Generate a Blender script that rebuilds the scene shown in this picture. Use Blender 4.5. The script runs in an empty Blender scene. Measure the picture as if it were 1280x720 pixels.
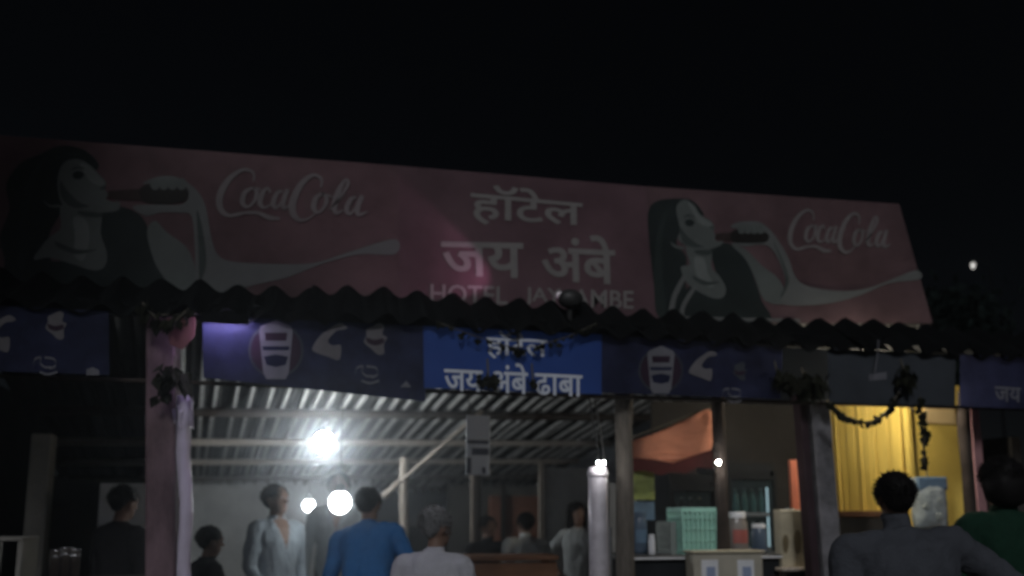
import bpy, bmesh, math, random
import numpy as np
from mathutils import Vector, Matrix, noise, Euler
from mathutils.geometry import tessellate_polygon
random.seed(11)
R = math.radians
scn = bpy.context.scene
COL = scn.collection

# ------------------------------------------------------------------ camera
V0 = 500                                                       # the optical axis sits low in the frame (cropped picture)
FPX, YAW, PIT, EYE = 1000.0, R(12), math.atan((640 - V0) / 1000), 1.55      # focal length in pixels of a 1280-wide frame
cd = bpy.data.cameras.new('camera'); cam = bpy.data.objects.new('camera', cd); COL.objects.link(cam)
cd.sensor_width = 36; cd.lens = 36 * FPX / 1280; cd.shift_y = (V0 - 360) / 1280; cd.clip_start = .05; cd.clip_end = 3000
cam.location = (0, 0, EYE); cam.rotation_euler = (R(90) + PIT, 0, -YAW)
cd.dof.use_dof = True; cd.dof.focus_distance = 2.3; cd.dof.aperture_fstop = 1.6   # phone that missed its focus
scn.camera = cam

# ------------------------------------------------------------------ night sky
SUN_EL, SUN_AZ = R(35), R(-14)          # weak cool light from above and behind the viewer
w = bpy.data.worlds.new('World'); scn.world = w; w.use_nodes = True
nt = w.node_tree; bg = nt.nodes['Background']
sky = nt.nodes.new('ShaderNodeTexSky'); sky.sky_type = 'NISHITA'; sky.sun_disc = False
sky.sun_elevation = SUN_EL; sky.sun_rotation = math.pi + SUN_AZ
nt.links.new(sky.outputs[0], bg.inputs[0]); bg.inputs[1].default_value = .0003
sl = bpy.data.lights.new('moonlight', 'SUN'); sl.energy = .85; sl.angle = R(12); sl.color = (.96, .97, 1.0)
so = bpy.data.objects.new('moonlight', sl); COL.objects.link(so)
sdir = Vector((math.sin(SUN_AZ) * math.cos(SUN_EL), -math.cos(SUN_AZ) * math.cos(SUN_EL), math.sin(SUN_EL)))
so.location = sdir * 30; so.rotation_euler = sdir.to_track_quat('Z', 'Y').to_euler()
scn.view_settings.view_transform = 'Standard'; scn.view_settings.look = 'None'
scn.view_settings.exposure = 0; scn.view_settings.gamma = 1
scn.cycles.use_denoising = True; scn.cycles.max_bounces = 6; scn.cycles.sample_clamp_indirect = 3

# ------------------------------------------------------------------ pixel helpers: ray through a pixel, met with a plane of the place
_r = Vector((math.cos(YAW), -math.sin(YAW), 0)); _f0 = Vector((math.sin(YAW), math.cos(YAW), 0))
_f = _f0 * math.cos(PIT) + Vector((0, 0, math.sin(PIT))); _u = -_f0 * math.sin(PIT) + Vector((0, 0, math.cos(PIT)))
def P(u, v, Y):
    d = _f + _r * ((u - 640) / FPX) - _u * ((v - V0) / FPX)
    return Vector((0, 0, EYE)) + d * (Y / d.y)

# ------------------------------------------------------------------ materials
MATS = {}
def mat(name, col, rough=.8, var=.25, scale=6, bump=0., metal=0., emit=None, estr=0., bscale=30, stretch=(1, 1, 1), alpha=1, trans=0, spec=.4, transl=0):
    if name in MATS: return MATS[name]
    m = bpy.data.materials.new(name); MATS[name] = m; m.use_nodes = True
    n = m.node_tree.nodes; l = m.node_tree.links; b = n['Principled BSDF']
    b.inputs['Roughness'].default_value = rough; b.inputs['Metallic'].default_value = metal
    b.inputs['Specular IOR Level'].default_value = spec
    if emit:
        b.inputs['Base Color'].default_value = (*col, 1)
        b.inputs['Emission Color'].default_value = (*emit, 1); b.inputs['Emission Strength'].default_value = estr
        return m
    tc = n.new('ShaderNodeTexCoord'); mp = n.new('ShaderNodeMapping'); mp.inputs['Scale'].default_value = stretch
    l.new(tc.outputs['Object'], mp.inputs['Vector'])
    nz = n.new('ShaderNodeTexNoise'); nz.inputs['Scale'].default_value = scale; nz.inputs['Detail'].default_value = 7; nz.inputs['Roughness'].default_value = .65
    l.new(mp.outputs[0], nz.inputs['Vector'])
    rp = n.new('ShaderNodeValToRGB'); rp.color_ramp.elements[0].position = .3; rp.color_ramp.elements[1].position = .7
    rp.color_ramp.elements[0].color = (*[c * (1 - var) for c in col], 1)
    rp.color_ramp.elements[1].color = (*[min(1, c * (1 + var * .6)) for c in col], 1)
    l.new(nz.outputs['Fac'], rp.inputs[0]); l.new(rp.outputs[0], b.inputs['Base Color'])
    if bump:
        n2 = n.new('ShaderNodeTexNoise'); n2.inputs['Scale'].default_value = bscale; n2.inputs['Detail'].default_value = 5
        l.new(mp.outputs[0], n2.inputs['Vector'])
        bp = n.new('ShaderNodeBump'); bp.inputs['Strength'].default_value = bump; bp.inputs['Distance'].default_value = .02
        l.new(n2.outputs['Fac'], bp.inputs['Height']); l.new(bp.outputs[0], b.inputs['Normal'])
    if transl:
        tr = n.new('ShaderNodeBsdfTranslucent'); mx = n.new('ShaderNodeMixShader'); mx.inputs[0].default_value = transl
        l.new(rp.outputs[0], tr.inputs[0]); l.new(b.outputs[0], mx.inputs[1]); l.new(tr.outputs[0], mx.inputs[2]); l.new(mx.outputs[0], n['Material Output'].inputs[0])
    if trans: b.inputs['Transmission Weight'].default_value = trans
    if alpha < 1: b.inputs['Alpha'].default_value = alpha
    return m

mat('dirt', (.09, .075, .06), .95, .4, 2, .5)
mat('cement_floor', (.22, .21, .2), .8, .35, 2, .2)
mat('roof_black', (.006, .0065, .007), .95, .4, 4, .3, spec=.05)  # near-black base tone of eave sheets, header beam and strip lamp
mat('rafter', (.36, .36, .35), .8, .3, 6, .2, stretch=(4, 1, 4), spec=.06)
mat('roof_sheet', (.035, .035, .034), .85, .35, 3, .1, spec=.06)
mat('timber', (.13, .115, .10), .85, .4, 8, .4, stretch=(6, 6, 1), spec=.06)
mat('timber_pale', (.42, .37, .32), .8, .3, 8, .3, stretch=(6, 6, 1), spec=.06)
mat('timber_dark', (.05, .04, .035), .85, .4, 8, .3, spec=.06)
mat('brown_wood', (.16, .075, .04), .6, .35, 5, .15, stretch=(1, 8, 8))
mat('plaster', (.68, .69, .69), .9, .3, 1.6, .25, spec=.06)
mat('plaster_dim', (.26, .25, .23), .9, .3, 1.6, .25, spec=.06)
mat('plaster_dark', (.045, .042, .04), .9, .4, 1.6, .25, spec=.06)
mat('brick_plaster', (.38, .17, .11), .9, .3, 4, .3)
mat('pillar_paint', (.155, .105, .12), .8, .65, 5, .2, stretch=(1, 1, .4), spec=.06)
mat('grey_post', (.2, .195, .21), .8, .55, 6, .2, spec=.06)
mat('pinkish', (.36, .19, .2), .8, .3, 4, .2)
mat('plum', (.05, .032, .038), .8, .3, 4, .2, spec=.06)
mat('steel', (.62, .62, .64), .22, .1, 8, .05, metal=1)
mat('frame_steel', (.12, .12, .12), .5, .3, 12, .1, metal=.7)
mat('pipe_gloss', (.78, .74, .8), .3, .3, 7, .06, metal=.25)
mat('pvc', (.55, .5, .62), .35, .15, 6, .1)
# printed flex
mat('flex_red', (.1, .063, .069), .6, .4, 1.7, .2, bscale=5, spec=.06)
mat('flex_red_mid', (.108, .065, .076), .6, .38, 1.5, .2, bscale=5, spec=.06)
mat('flex_neck', (.04, .03, .029), .6, .2, 4, spec=.06)
mat('flex_lip', (.085, .05, .055), .6, .2, 4, spec=.06)
mat('flex_hairlight', (.026, .034, .033), .6, .2, 4, spec=.06)
mat('flex_dark', (.021, .027, .027), .6, .25, 3, spec=.06)
mat('flex_skin', (.1, .112, .109), .6, .15, 4, spec=.06)
mat('flex_highlight', (.15, .165, .16), .6, .15, 4, spec=.06)
mat('flex_shade', (.05, .06, .058), .6, .15, 4, spec=.06)
mat('flex_white', (.112, .118, .118), .6, .14, 4, spec=.06)
mat('flex_letter', (.2, .19, .186), .6, .14, 5, spec=.06)
mat('flex_cola', (.155, .143, .145), .6, .16, 5, spec=.06)
mat('flex_bottle', (.02, .019, .018), .5, .2, 4, spec=.06)
mat('flex_navy', (.021, .024, .056), .5, .6, 3.5, .4, bscale=5, transl=.3, spec=.06)
mat('flex_blue', (.034, .078, .29), .5, .18, 2.2, .08, bscale=9, transl=.3, spec=.06)
mat('flex_print', (.15, .15, .17), .5, .2, 6, spec=.06)
mat('flex_figure', (.15, .142, .152), .5, .2, 6, spec=.06)
mat('flex_maroon', (.034, .02, .034), .5, .2, 6, spec=.06)
mat('flex_text', (.62, .66, .74), .5, .1, 6, spec=.06)
mat('flex_slate', (.05, .056, .066), .55, .25, 2.5, .1, spec=.06)
mat('leaf_dry', (.016, .017, .011), .8, .5, 20, spec=.06)
mat('leaf_tree', (.007, .012, .011), .7, .5, 3, spec=.06)
mat('bark', (.06, .045, .035), .9, .4, 8, .4)
mat('red_cloth', (.13, .06, .062), .85, .2, 6, .1, spec=.06)
mat('salmon_cloth', (.62, .26, .17), .85, .2, 3, .15, bscale=12, spec=.06)
mat('maroon_cloth', (.09, .025, .025), .85, .3, 6, .1, spec=.06)
mat('yellow_paint', (.74, .54, .12), .6, .16, 2.2, .1)
mat('yellow_curtain', (.78, .56, .12), .6, .14, 3, .08, stretch=(3, 3, .5))
mat('pink_paint', (.70, .52, .26), .7, .15, 3)
mat('mint', (.34, .62, .52), .45, .12, 9, .05)
mat('grey_crate', (.28, .31, .29), .5, .15, 9, .05)
mat('cooler_black', (.02, .022, .025), .4, .3, 6, spec=.06)
mat('cooler_in', (.20, .24, .27), .5, .1, 6)
mat('cooler_lamp', (.9, .9, .9), .4, emit=(.6, .9, 1.0), estr=.9)
mat('cooler_glass', (.05, .07, .08), .08, .1, 4, alpha=.3)
mat('teal', (.07, .20, .20), .35, .2, 12)
mat('bottle_dark', (.05, .03, .03), .2, .2, 12)
mat('green_label', (.30, .36, .10), .6, .3, 9)
mat('blue_can', (.075, .105, .15), .25, .15, 6, alpha=1)
mat('orange_red', (.72, .22, .13), .6, .2, 5)
mat('beige_tin', (.42, .38, .28), .55, .25, 5, .1)
mat('beige_mark', (.14, .11, .06), .6, .3, 8)
mat('cream', (.42, .39, .32), .6, .18, 5, .05)
mat('white', (.74, .75, .78), .6, .1, 8)
mat('card_blue', (.30, .36, .52), .6, .1, 9)
mat('red_label', (.34, .1, .085), .6, .15, 9)
mat('clear_jar', (.22, .2, .185), .2, .15, 9)
mat('bag_plastic', (.34, .38, .38), .25, .35, 14, .5, bscale=16)
mat('bag_blue', (.12, .19, .27), .35, .3, 9, .2)
mat('board_white', (.56, .6, .68), .6, .12, 4)
mat('board_dark', (.08, .09, .13), .6, .2, 8)
mat('lamp_body', (.03, .03, .03), .5, .3, 8)
mat('string', (.10, .09, .07), .9, .2, 8)
mat('bulb_white', (.9, .9, .9), .4, emit=(.93, .98, 1.0), estr=125)
mat('bulb_white_low', (.9, .9, .9), .4, emit=(.93, .98, 1.0), estr=48)
mat('bulb_head', (.9, .9, .9), .4, emit=(.93, .98, 1.0), estr=26)
mat('bulb_shop', (.9, .9, .9), .4, emit=(1, .96, .9), estr=240)
mat('bulb_small', (.9, .9, .9), .4, emit=(1, .97, .95), estr=170)
mat('bulb_warm', (.9, .9, .9), .4, emit=(1, .90, .72), estr=430)
mat('led_violet', (.9, .9, .9), .4, emit=(.72, .58, 1.0), estr=110)
mat('led_pink', (.9, .9, .9), .4, emit=(1.0, .52, .84), estr=.05)
mat('far_pole', (.006, .006, .006), .9, .2, 4, spec=.02)
mat('street_glass', (.9, .9, .9), .4, emit=(1, .97, .9), estr=.9)
mat('skin', (.17, .095, .065), .6, .15, 12)
mat('skin_pale', (.25, .15, .11), .6, .15, 12)
mat('hair', (.012, .011, .011), .55, .3, 40, spec=.06)
mat('hair_grey', (.2, .2, .205), .6, .5, 40, spec=.06)
mat('eye', (.5, .48, .45), .3, .1); mat('lip', (.2, .07, .06), .5, .1)

# ------------------------------------------------------------------ mesh builder
class MB:
    def __init__(s): s.v = []; s.f = []
    def add(s, vs, fs):
        o = len(s.v); s.v += [tuple(q) for q in vs]; s.f += [tuple(i + o for i in f) for f in fs]; return s
    def box(s, c, size, rot=None, bev=0):
        x, y, z = [q / 2 for q in size]; M = (Euler(rot).to_matrix() if rot else Matrix.Identity(3)); c = Vector(c)
        if bev:
            b = min(bev, x * .9, y * .9, z * .9); vs = []
            for sx in (-1, 1):
                for sy in (-1, 1):
                    for sz in (-1, 1):
                        vs += [(sx * x, sy * (y - b), sz * (z - b)), (sx * (x - b), sy * y, sz * (z - b)), (sx * (x - b), sy * (y - b), sz * z)]
            bm = bmesh.new()
            for q in vs: bm.verts.new(q)
            bmesh.ops.convex_hull(bm, input=bm.verts[:]); bm.verts.index_update()
            s.add([c + M @ q.co for q in bm.verts], [[q.index for q in f.verts] for f in bm.faces]); bm.free(); return s
        vs = [c + M @ Vector((sx * x, sy * y, sz * z)) for sx in (-1, 1) for sy in (-1, 1) for sz in (-1, 1)]
        return s.add(vs, [(0, 1, 3, 2), (4, 6, 7, 5), (0, 4, 5, 1), (2, 3, 7, 6), (0, 2, 6, 4), (1, 5, 7, 3)])
    def tube(s, pts, rs, n=10, cap=True, wob=0):
        pts = [Vector(q) for q in pts]
        if not hasattr(rs, '__len__'): rs = [rs] * len(pts)
        vs = []; fs = []; ref = None
        for i, p in enumerate(pts):
            t = (pts[min(i + 1, len(pts) - 1)] - pts[max(i - 1, 0)]).normalized()
            if ref is None: ref = t.orthogonal().normalized()
            ref = (ref - t * ref.dot(t)).normalized(); bi = t.cross(ref)
            for k in range(n):
                a = 2 * math.pi * k / n; rr = rs[i] * (1 + (random.uniform(-wob, wob) if wob else 0))
                vs.append(p + (ref * math.cos(a) + bi * math.sin(a)) * rr)
        for i in range(len(pts) - 1):
            for k in range(n):
                fs.append((i * n + k, i * n + (k + 1) % n, (i + 1) * n + (k + 1) % n, (i + 1) * n + k))
        if cap: fs.append(tuple(range(n - 1, -1, -1))); fs.append(tuple(range((len(pts) - 1) * n, len(pts) * n)))
        return s.add(vs, fs)
    def lathe(s, c, prof, n=20):
        c = Vector(c); vs = []; fs = []
        for r, z in prof:
            for k in range(n):
                a = 2 * math.pi * k / n; vs.append(c + Vector((r * math.cos(a), r * math.sin(a), z)))
        m = len(prof)
        for i in range(m - 1):
            for k in range(n): fs.append((i * n + k, i * n + (k + 1) % n, (i + 1) * n + (k + 1) % n, (i + 1) * n + k))
        fs.append(tuple(range(n - 1, -1, -1))); fs.append(tuple(range((m - 1) * n, m * n)))
        return s.add(vs, fs)
    def ball(s, c, r, n=14, m=9, M=None):
        c = Vector(c); r = r if hasattr(r, '__len__') else (r, r, r); vs = []; fs = []
        for i in range(m + 1):
            th = math.pi * (i + .02) / (m + .04)
            for k in range(n):
                a = 2 * math.pi * k / n
                q = Vector((r[0] * math.sin(th) * math.cos(a), r[1] * math.sin(th) * math.sin(a), r[2] * math.cos(th)))
                vs.append(c + (M @ q if M else q))
        for i in range(m):
            for k in range(n): fs.append((i * n + k, (i + 1) * n + k, (i + 1) * n + (k + 1) % n, i * n + (k + 1) % n))
        fs.append(tuple(range(n))); fs.append(tuple(range((m + 1) * n - 1, m * n - 1, -1)))
        return s.add(vs, fs)
    def build(s, name, m, parent=None, smooth=False, kind=None):
        me = bpy.data.meshes.new(name); me.from_pydata(s.v, [], s.f); me.update()
        return finish(name, me, m, parent, smooth, kind)

def finish(name, me, m, parent=None, smooth=False, kind=None):
    if m is not None: me.materials.append(MATS[m] if isinstance(m, str) else m)
    if smooth: me.polygons.foreach_set('use_smooth', [True] * len(me.polygons))
    o = bpy.data.objects.new(name, me); COL.objects.link(o)
    if parent is not None:
        o.parent = parent; o.matrix_parent_inverse = Matrix.Translation(parent.location).inverted() if parent.type == 'EMPTY' else Matrix.Identity(4)
    if kind: o['kind'] = kind
    return o
def tag(o, label, cat, group=None):
    o['label'] = label; o['category'] = cat
    if group: o['group'] = group
    return o
def thing(name, label, cat, loc=(0, 0, 0), group=None):
    o = bpy.data.objects.new(name, None); COL.objects.link(o); o.location = loc; o.empty_display_size = .1
    return tag(o, label, cat, group)
def smooth_path(pts, n=6, closed=False):
    pts = [Vector(q) for q in pts]; out = []; N = len(pts)
    rng = range(N) if closed else range(N - 1)
    for i in rng:
        g = (lambda k: pts[k % N]) if closed else (lambda k: pts[max(0, min(N - 1, k))])
        a, b, c, d = g(i - 1), g(i), g(i + 1), g(i + 2)
        for k in range(n):
            t = k / n
            out.append(.5 * (2 * b + (c - a) * t + (2 * a - 5 * b + 4 * c - d) * t * t + (3 * b - a - 3 * c + d) * t ** 3))
    if not closed: out.append(pts[-1])
    return out

# flat print traced in photo pixels, laid on the banner's own plane
def print_poly(name, pix, Y, m, parent, smooth=True, layer=1):
    pts = smooth_path([(u, v, 0) for u, v in pix], 4, True) if smooth else [Vector((u, v, 0)) for u, v in pix]
    tri = tessellate_polygon([pts])
    vs = [P(q.x, q.y, Y) + Vector((0, -.0007 * layer, 0)) for q in pts]
    return MB().add(vs, tri).build(name, m, parent)

# ------------------------------------------------------------------ the ground
g = MB().add([(-440, -420, 0), (440, -420, 0), (440, 460, 0), (-440, 460, 0)], [(0, 1, 2, 3)]).build('ground', 'dirt'); g['kind'] = 'structure'
fl = MB().box((1.5, 9.6, .025), (13, 8.6, .05)).build('floor', 'cement_floor'); fl['kind'] = 'structure'

# ------------------------------------------------------------------ the shed
shed = thing('roadside_shed', 'open-fronted roadside eatery shed of posts under corrugated sheet roof', 'shed', (1, 8, 0))
# front awning of dark corrugated sheets
PITCH, AMP = .233, .034
Y0, Z0, Y1, Z1 = 4.9, 2.70, 5.34, 2.985
def corrugated(width, p0, p1, pitch, amp, seg, phase=0, nlen=1, thick=.007, seed=0):
    n = int(width / pitch * seg) + 1; vs = []; fs = []
    dy, dz = p1[0] - p0[0], p1[1] - p0[1]; L = math.hypot(dy, dz); nv = (-dz / L, dy / L)
    for layer in (0, 1):
        for j in range(nlen + 1):
            for i in range(n):
                x = i * pitch / seg; c_ = math.cos(2 * math.pi * (x + phase) / pitch); h = (amp * c_ if amp > .03 else .03 - .058 * max(0, c_) ** 1.6) - layer * thick
                t = j / nlen; vs.append((x, p0[0] + dy * t + nv[0] * h, p0[1] + dz * t + nv[1] * h))
    m = n * (nlen + 1)
    for j in range(nlen):
        for i in range(n - 1):
            a = j * n + i; fs.append((a, a + 1, a + n + 1, a + n)); fs.append((m + a + n, m + a + n + 1, m + a + 1, m + a))
    for i in range(n - 1):
        fs.append((i, m + i, m + i + 1, i + 1)); e = nlen * n + i; fs.append((e, e + 1, m + e + 1, m + e))
    for j in range(nlen):
        a, b = j * n, (j + 1) * n; fs.append((a, b, m + b, m + a)); a += n - 1; b += n - 1; fs.append((a, m + a, m + b, b))
    vs = [(x, y + (.012 * noise.noise(Vector((x * 3 + seed, 0, 0))) if amp > .03 else 0), z + .016 * noise.noise(Vector((x * 4 + seed, y * 3, 1))) + (.014 * noise.noise(Vector((x * 11, y * 2 + seed, 5))) if amp > .03 else 0)) for x, y, z in vs]
    me = bpy.data.meshes.new('roof_sheet'); me.from_pydata(vs, [], fs); me.update(); return me
sms = [corrugated(PITCH * 4.5, (0, 0), (Y1 - Y0, Z1 - Z0), PITCH, AMP, 10, nlen=4, seed=7.3 * k_) for k_ in range(4)]
for i in range(10):
    o = finish('eave_sheet', sms[i % 4], 'roof_black' if i < 4 else None, shed)
    x = -3.02 + i * PITCH * 4
    rx = x - 1.0
    o.location = (x, Y0 + random.uniform(-.03, .02), Z0 + (.014 if x < .8 else -.014 if x > 2.2 else 0) + random.uniform(-.008, .008) + .006 * (i % 2))
    o.rotation_euler = (random.uniform(-.012, .012), random.uniform(-.006, .006), random.uniform(-.008, .008))
# main roof: falls to the back, ribs turned a little to the left
A10 = R(10); E1 = Vector((math.cos(A10), math.sin(A10), 0)); D1 = Vector((-math.sin(A10), math.cos(A10), 0)); O1 = Vector((0, 5.55, 0))
SL = .189; ZR = 3.40
def roofpt(e, s, dz=0): return O1 + E1 * e + D1 * s + Vector((0, 0, ZR - SL * s + dz))
mm = corrugated(.146 * 7.2, (0, 0), (2.75, -SL * 2.75), .146, .026, 10)
first = True
for row in range(3):
    for c in range(7):
        o = finish('roof_sheet', mm, 'roof_sheet' if first else None, shed); first = False
        e_ = -2.6 + c * .146 * 7; q = roofpt(e_, row * 2.6 + max(0, .06 - e_ * math.sin(A10)), .012 * (2 - row) + .004 * (c % 2)); o.location = q
        o.rotation_euler = (0, random.uniform(-.003, .003), A10)
rm_ = MB().add([(sx * .02, y_, -SL * y_ + dz_) for y_ in (0, 7.3) for sx, dz_ in ((-1, 0), (1, 0), (.7, -.04), (-.7, -.04))], [(0, 1, 2, 3), (7, 6, 5, 4), (0, 4, 5, 1), (1, 5, 6, 2), (2, 6, 7, 3), (3, 7, 4, 0)])
rme = bpy.data.meshes.new('rafter'); rme.from_pydata(rm_.v, [], rm_.f); rme.update()
for i in range(34):
    e_ = -1.23 + i * .168; o = finish('rafter', rme, 'rafter' if i == 0 else None, shed); o.location = roofpt(e_, max(.02, .1 - e_ * math.sin(A10)), -.03 + random.uniform(-.004, .004))
    o.location.z -= 0; o.rotation_euler = (0, random.uniform(-.05, .05), A10 + random.uniform(-.003, .003))
def pole(name, a, b, r0, r1, m, n=10, wob=.08, seg=8, parent=None):
    a, b = Vector(a), Vector(b); pts = []; rs = []
    for i in range(seg + 1):
        t = i / seg; pts.append(a.lerp(b, t) + Vector((random.uniform(-1, 1), random.uniform(-1, 1), 0)) * r0 * wob * 1.5); rs.append((r0 + (r1 - r0) * t) * (1 + random.uniform(-wob, wob)))
    return MB().tube(pts, rs, n).build(name, m, parent or shed, True)
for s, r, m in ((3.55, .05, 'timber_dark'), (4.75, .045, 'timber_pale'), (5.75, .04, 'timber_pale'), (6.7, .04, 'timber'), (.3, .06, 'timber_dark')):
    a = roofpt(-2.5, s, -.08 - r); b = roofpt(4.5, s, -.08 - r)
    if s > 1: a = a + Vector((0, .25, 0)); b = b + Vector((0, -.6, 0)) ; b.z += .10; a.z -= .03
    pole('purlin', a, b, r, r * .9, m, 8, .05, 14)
# back wall in pieces, partition, side wall
def wallbox(name, a, b, z0, z1, t, m):
    a, b = Vector(a), Vector(b); d = b - a; L = math.hypot(d.x, d.y)
    return MB().box(((a.x + b.x) / 2, (a.y + b.y) / 2, (z0 + z1) / 2), (L, t, z1 - z0), (0, 0, math.atan2(d.y, d.x))).build(name, m, shed)
q = lambda e, s: O1 + E1 * e + D1 * s
wallbox('back_wall', q(-3.6, 7.3), q(-1.35, 7.3), 0, 2.06, .15, 'plaster_dark')  # wall length coloured dark to stand in for the unlit left end
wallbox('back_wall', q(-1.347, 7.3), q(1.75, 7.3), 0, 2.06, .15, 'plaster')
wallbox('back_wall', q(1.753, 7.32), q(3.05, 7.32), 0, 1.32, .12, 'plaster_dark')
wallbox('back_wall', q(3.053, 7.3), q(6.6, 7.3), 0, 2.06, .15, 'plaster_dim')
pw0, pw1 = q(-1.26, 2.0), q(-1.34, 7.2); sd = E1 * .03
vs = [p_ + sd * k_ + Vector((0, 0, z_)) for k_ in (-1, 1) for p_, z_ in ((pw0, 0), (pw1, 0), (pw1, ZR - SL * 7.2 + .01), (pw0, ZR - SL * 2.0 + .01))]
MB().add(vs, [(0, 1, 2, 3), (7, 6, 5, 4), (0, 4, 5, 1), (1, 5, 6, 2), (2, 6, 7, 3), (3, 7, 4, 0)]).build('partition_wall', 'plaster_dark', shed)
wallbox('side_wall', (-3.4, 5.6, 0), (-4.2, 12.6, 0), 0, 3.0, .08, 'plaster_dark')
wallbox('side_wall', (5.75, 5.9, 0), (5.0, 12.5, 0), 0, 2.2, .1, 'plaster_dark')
# inner panel wall and lit brick wall seen past it
a, b = P(678, 620, 8.6), P(760, 620, 8.9)
wallbox('panel_wall', (a.x, a.y, 0), (b.x, b.y, 0), 0, P(700, 585, 8.7).z, .05, 'plaster')
MB().box((a.x - .02, a.y - .04, 1.05), (.06, .05, 2.1)).build('panel_post', 'timber_pale', shed)
a, b = P(612, 620, 11.6), P(672, 620, 11.8)
wallbox('brick_wall', (a.x, a.y, 0), (b.x, b.y, 0), 0, P(640, 620, 11.7).z, .1, 'brick_plaster')
MB().box((P(629, 640, 11.5).x, 11.5, 1.0), (.06, .06, 1.95)).build('door_post', 'timber_dark', shed)
# inner post with brace
a = P(507, 640, 9.0)
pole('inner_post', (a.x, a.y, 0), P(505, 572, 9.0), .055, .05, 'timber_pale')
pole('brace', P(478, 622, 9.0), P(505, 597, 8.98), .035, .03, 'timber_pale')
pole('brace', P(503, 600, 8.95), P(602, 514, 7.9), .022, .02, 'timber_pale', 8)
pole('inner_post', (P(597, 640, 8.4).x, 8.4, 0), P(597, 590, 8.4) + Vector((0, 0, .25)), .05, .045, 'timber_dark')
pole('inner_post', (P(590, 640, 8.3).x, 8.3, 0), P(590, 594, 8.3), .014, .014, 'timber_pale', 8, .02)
# front posts
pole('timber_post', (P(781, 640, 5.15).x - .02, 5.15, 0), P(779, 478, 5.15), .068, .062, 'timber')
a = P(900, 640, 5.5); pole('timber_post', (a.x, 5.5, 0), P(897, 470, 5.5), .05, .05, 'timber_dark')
a = P(1029, 640, 5.2)
MB().box((a.x + .01, 5.2, 1.17), (.15, .16, 2.34), (0, R(-1.6), 0), .01).build('concrete_post', 'grey_post', shed)
MB().box((a.x - .105, 5.21, 1.2), (.06, .10, 2.4), (0, R(-1.6), 0), .006).build('plum_board', 'plum', shed)
a = P(1207, 600, 5.2); pole('timber_post', (a.x, 5.2, 0), P(1203, 490, 5.2), .045, .045, 'timber_dark')
a = P(1222, 600, 5.3); MB().box((a.x, 5.3, 1.3), (.085, .06, 2.6), None, .006).build('pink_board', 'pinkish', shed)
a = P(48, 640, 7.4); MB().box((a.x, 7.4, 1.1), (.16, .14, 2.2), None, .01).build('side_post', 'plaster_dim', shed)
# header beam that carries the blue banners
MB().box((1.2, 5.1, 2.77), (9.0, .07, .09)).build('header_beam', 'roof_black', shed)
MB().tube([(-3.3, 5.09, 2.335), (1, 5.09, 2.32), (5.7, 5.09, 2.325)], .014, 8).build('lower_rail', 'timber_dark', shed)

# the pillar: thing of its own parts under the shed's eave
pil = thing('pillar', 'pink-painted plaster pillar with a glossy violet-lit pipe strapped to its side', 'pillar', (P(205, 640, 5.05).x, 5.05, 0))
xa, xb = P(187, 600, 5.05).x, P(224, 600, 5.05).x
MB().box(((xa + xb) / 2, 5.13, 1.36), (xb - xa, .2, 2.72), (0, R(-3.2), 0), .012).build('shaft', 'pillar_paint', pil)
MB().box(((xa + xb) / 2, 5.13, .06), (xb - xa + .1, .32, .12), None, .01).build('base', 'plaster_dim', pil)
px = P(231, 600, 5.05).x
NP = 46; pts = []; rs = []
for i in range(NP + 1):
    z = 2.24 * i / NP; pts.append((px - .058 * (z - 1.7) + .006 * math.sin(z * 9), 5.06 + .006 * math.cos(z * 7), z)); rs.append(.038 + .007 * noise.noise(Vector((z * 5, 0, 3))) + (.008 if i > NP - 4 else 0))
wr0 = MB().tube(pts, rs, 16)
wr0.v = [(x + .010 * noise.noise(Vector((x * 60, y * 60, z * 3.5 + 9 * math.atan2(y - 5.06, x - px)))), y + .010 * noise.noise(Vector((x * 55, y * 60 + 7, z * 3.5))), z) for x, y, z in wr0.v]
wr0.build('wrapped_pipe', 'pvc', pil, True)
kn = MB()
for i in range(26):
    a = random.uniform(0, 6.28); r = random.uniform(.02, .07); c = Vector((px - .03 + r * math.cos(a), 5.05 + r * math.sin(a) * .6, 2.16 + random.uniform(-.09, .06)))
    kn.tube([(px - .03, 5.05, 2.17), c, c + Vector((random.uniform(-.02, .02), 0, -random.uniform(.03, .12)))], [.012, .01, .004], 5)
kn.build('knotted_cloth', 'pvc', pil)

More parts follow.
